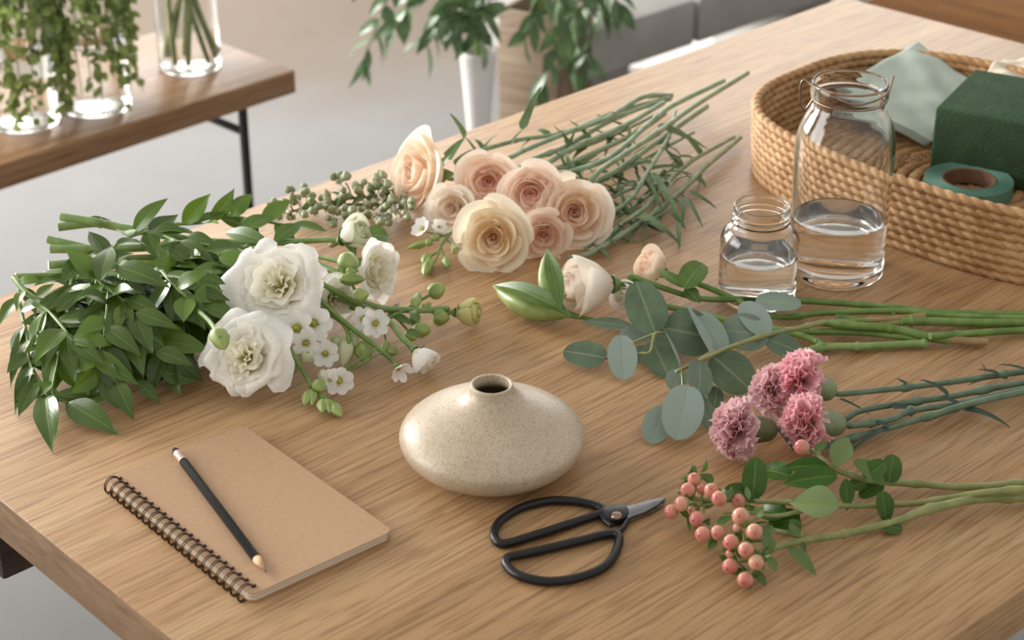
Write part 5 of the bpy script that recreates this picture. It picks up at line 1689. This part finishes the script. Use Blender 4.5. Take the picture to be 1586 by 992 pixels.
# ------------------------------------------------------------------ hypericum berries
def berry(t, px, py, h, rpx, ax_):
    c = W(px, py, h); R = rpx * pxm(c); ax = AX(*ax_)
    m = MB(); lathe(m, lathe_prof([(.0001, -.98 * R), (.45 * R, -.88 * R), (.85 * R, -.50 * R), (R, .02 * R), (.86 * R, .52 * R), (.5 * R, .88 * R), (.12 * R, 1.0 * R), (.0001, 1.0 * R)], 30), c, ax, 24)
    b = m.build('berry', M['berry'], t)
    m = MB(); lathe(m, [(.0001, 1.10 * R), (.05 * R, 1.06 * R), (.11 * R, .99 * R), (.10 * R, .9 * R)], c, ax, 8); m.build('tip', M['dark_tip'], b)
    m = MB(); sepals(m, c - ax * R * .92, ax, R * 1.15, R * .75, 5, .75, -.45, int(px)); m.build('sepals', M['green_bud'], b)
    return c, R, ax


def hyper(label, stems, berries, leaves, seed):
    t = thing('hypericum_branch', label, 'branch', A(*W(*stems[0][0])[:2], TAB), 'pink berried branches at the front right')
    m = MB(); allP = []
    for k, s in enumerate(stems):
        r = s[-1] if isinstance(s[-1], float) else .0030
        pts = [p for p in s if not isinstance(p, float)]
        P = tube(m, [W(*p) for p in pts], r * .55, r, 10, 60, (.35, .62, .86) if k == 0 else ()); allP.append(P)
    AP = np.vstack(allP)
    for (x, y_, h_, r_, ax_) in berries:
        c, R, ax = berry(t, x, y_, h_, r_, ax_)
        e = c - ax * R * .9
        d = np.linalg.norm(AP - e, axis=1); j = int(np.argmin(d))
        if d[j] > .003:
            tube(m, [AP[j], (AP[j] + e) / 2 - ax * R * .3, e], .0011, .0010, 6, 10)
    m.build('stem', M['stem_olive'], t)
    g = np.random.default_rng(seed + 70); bl = MB()
    for (x, y_, h_, r_, ax_) in berries if len(berries) > 1 else ():
        for q_ in range(3 if x > 1062 else 0):
            c = W(x + g.normal(6, 8), y_ + g.normal(0, 8), max(.004, h_ - g.uniform(.004, .012)))
            d = nrm(g.normal(0, 1, 3) + AX(*ax_) * .7); tp_ = c + d * g.uniform(.010, .019); tp_[2] = max(tp_[2], TAB + .002)
            leaf(bl, c, tp_, nrm(g.normal(0, .5, 3) + TOW), g.uniform(.005, .008), 'lance', .3, .1, .1, 0, g.uniform(0, 1), 5, 9)
        j = int(np.argmin(np.linalg.norm(AP - W(x, y_, h_), axis=1)))
    if bl.v:
        bl.build('bracts', M['leaf_mid'], t)
    for (b, e, w_, h0, h1, kd, la) in leaves:
        m = MB(); lpx(m, b, e, w_, kd, h0, h1, .5, 0, fold=.22, arch=.06, curl=.04, wav=.012, lay=la, nu=9, nv=17)
        for q_ in m.v:
            q_[:, 2] = np.maximum(q_[:, 2], TAB + .001)
        m.build('leaf', M['leaf_hyper'], t)
    return t


B_ = lambda x, y_, r_, h_, ax=(-.75, .1, .6): (1010 + x / 3.675, 660 + y_ / 3.675, h_, r_ / 3.675, ax)
hyper('leafy hypericum branch with a single pink berry under the carnations', [[(1258, 697, .036), (1274, 712, .034), (1295, 728, .030), (1325, 738, .024), (1353, 746, .018), (1420, 750, .008), (1492, 755, .006), (1586, 749, .006), (1680, 742, .006), .0034]],
      [B_(853, 122, 45, .040, (-.7, .25, .6))],
      [((1283, 724), (1212, 724), 30, .034, .030, 'lance', .0), ((1297, 738), (1211, 749), 42, .034, .026, 'lance', .05), ((1224, 738), (1178, 728), 38, .024, .016, 'egg', .0), ((1293, 722), (1314, 676), 36, .036, .046, 'lance', .7), ((1310, 742), (1312, 792), 24, .030, .010, 'lance', .1),
       ((1376, 748), (1384, 704), 34, .022, .040, 'egg', .2), ((1372, 748), (1322, 714), 30, .022, .040, 'egg', .5), ((1340, 742), (1372, 716), 34, .026, .04, 'egg', .1), ((1368, 750), (1330, 770), 26, .016, .006, 'egg', .1), ((1262, 700), (1282, 684), 14, .04, .044, 'lance', .4), ((1352, 746), (1300, 760), 24, .016, .01, 'lance', .2)], 1)
LA = (-.8, .1, .55)
hyper('hypericum branch whose pink berries point at the scissor tips', [[(1070, 772, .022), (1090, 775, .022), (1127, 775, .024), (1222, 779, .020), (1299, 784, .014), (1408, 781, .008), (1470, 772, .012), (1520, 764, .018), (1586, 758, .018), (1680, 750, .017), .0030],
       [(1127, 776, .024), (1090, 783, .020), (1062, 776, .018), .0018], [(1120, 795, .018), (1150, 793, .020), (1200, 800, .018), (1250, 790, .016), .0020]],
      [B_(240, 305, 39, .034, (-.3, .5, .7)), B_(203, 366, 43, .030, (-.6, .2, .7)), B_(170, 445, 44, .024, LA), B_(110, 490, 42, .014, (-.8, -.1, .5)), B_(280, 362, 28, .030, (-.3, .3, .8)), B_(338, 368, 42, .034, (-.2, .3, .9)), B_(382, 415, 45, .034, (-.5, .2, .8)),
       B_(490, 428, 44, .024, (-.2, .2, .9)), B_(228, 482, 27, .016, (-.5, 0, .8)), B_(258, 531, 47, .018, (-.6, -.1, .8))],
      [((1176, 772), (1122, 757), 30, .024, .030, 'egg', .1), ((1166, 772), (1171, 708), 40, .024, .050, 'egg', .1), ((1300, 784), (1222, 778), 56, .030, .026, 'lance', .95), ((1366, 762), (1373, 808), 28, .026, .006, 'egg', .1), ((1370, 764), (1383, 800), 16, .024, .006, 'lance', .1), ((1128, 776), (1134, 752), 9, .028, .034, 'lance', .6), ((1160, 775), (1155, 752), 10, .028, .034, 'lance', .7),
       ((1215, 800), (1176, 790), 40, .014, .008, 'egg', .0), ((1240, 806), (1190, 812), 40, .010, .006, 'egg', .0), ((1075, 745), (1097, 738), 9, .03, .034, 'lance', .4)], 2)
hyper('hypericum branch with the lowest cluster of pink berries and the thickest stem', [[(1180, 850, .018), (1203, 848, .016), (1244, 838, .012), (1290, 831, .008), (1328, 823, .006), (1394, 806, .007), (1430, 792, .012), (1492, 777, .014), (1530, 772, .010), (1586, 770, .008), (1680, 764, .008), .0042],
       [(1150, 815, .020), (1196, 822, .018), (1244, 831, .014), .0024], [(1160, 870, .012), (1180, 858, .016), (1200, 848, .016), .0022], [(1140, 845, .018), (1175, 838, .02), (1215, 845, .016), .0018]],
      [B_(505, 516, 51, .036, (-.3, .1, .9)), B_(290, 618, 46, .020, (-.6, -.1, .8)), B_(375, 610, 45, .022, (-.4, -.1, .85)), B_(485, 582, 26, .028, LA), B_(583, 603, 47, .038, (-.1, -.1, 1)), B_(450, 663, 46, .028, (-.6, -.1, .8)), B_(534, 706, 45, .032, (-.2, -.2, 1)), B_(442, 730, 24, .02, LA),
       B_(592, 776, 46, .026, (0, -.2, 1)), B_(445, 800, 46, .014, (-.5, -.3, .8)), B_(530, 876, 46, .012, (-.3, -.3, .8))],
      [((1222, 848), (1265, 891), 22, .014, .003, 'lance', .6), ((1238, 832), (1222, 812), 14, .02, .026, 'lance', .5), ((1190, 862), (1203, 888), 16, .016, .006, 'lance', .8), ((1168, 884), (1187, 909), 16, .010, .003, 'lance', .4), ((1186, 826), (1194, 862), 22, .032, .016, 'lance', .7), ((1170, 800), (1184, 786), 18, .028, .036, 'lance', .7), ((1240, 838), (1248, 858), 10, .014, .006, 'lance', .4),
       ((1180, 828), (1200, 818), 18, .03, .03, 'egg', .5), ((1365, 815), (1398, 820), 26, .006, .003, 'egg', .2), ((1225, 805), (1236, 832), 24, .026, .012, 'lance', .3), ((1110, 835), (1096, 852), 14, .008, .002, 'lance', .4), ((1110, 812), (1135, 800), 14, .02, .026, 'lance', .3)], 3)

# ------------------------------------------------------------------ camera and view
cam = bpy.data.cameras.new('camera'); co = bpy.data.objects.new('camera', cam); COL.objects.link(co)
co.location = Vector(CAM); co.rotation_euler = (math.radians(90) - PITCH, 0, 0)
cam.sensor_fit = 'HORIZONTAL'; cam.sensor_width = 36; cam.lens = FPX / 1586 * 36
cam.clip_start = .05; cam.clip_end = 60
cam.dof.use_dof = True; cam.dof.focus_distance = 1.62; cam.dof.aperture_fstop = 8.0
SC.camera = co
SC.view_settings.view_transform = 'Standard'; SC.view_settings.look = 'None'
SC.view_settings.exposure = 0.37; SC.view_settings.gamma = 1.0; SC.view_settings.use_curve_mapping = False
SC.cycles.max_bounces = 16; SC.cycles.diffuse_bounces = 8; SC.cycles.glossy_bounces = 5; SC.cycles.transmission_bounces = 12; SC.cycles.transparent_max_bounces = 12
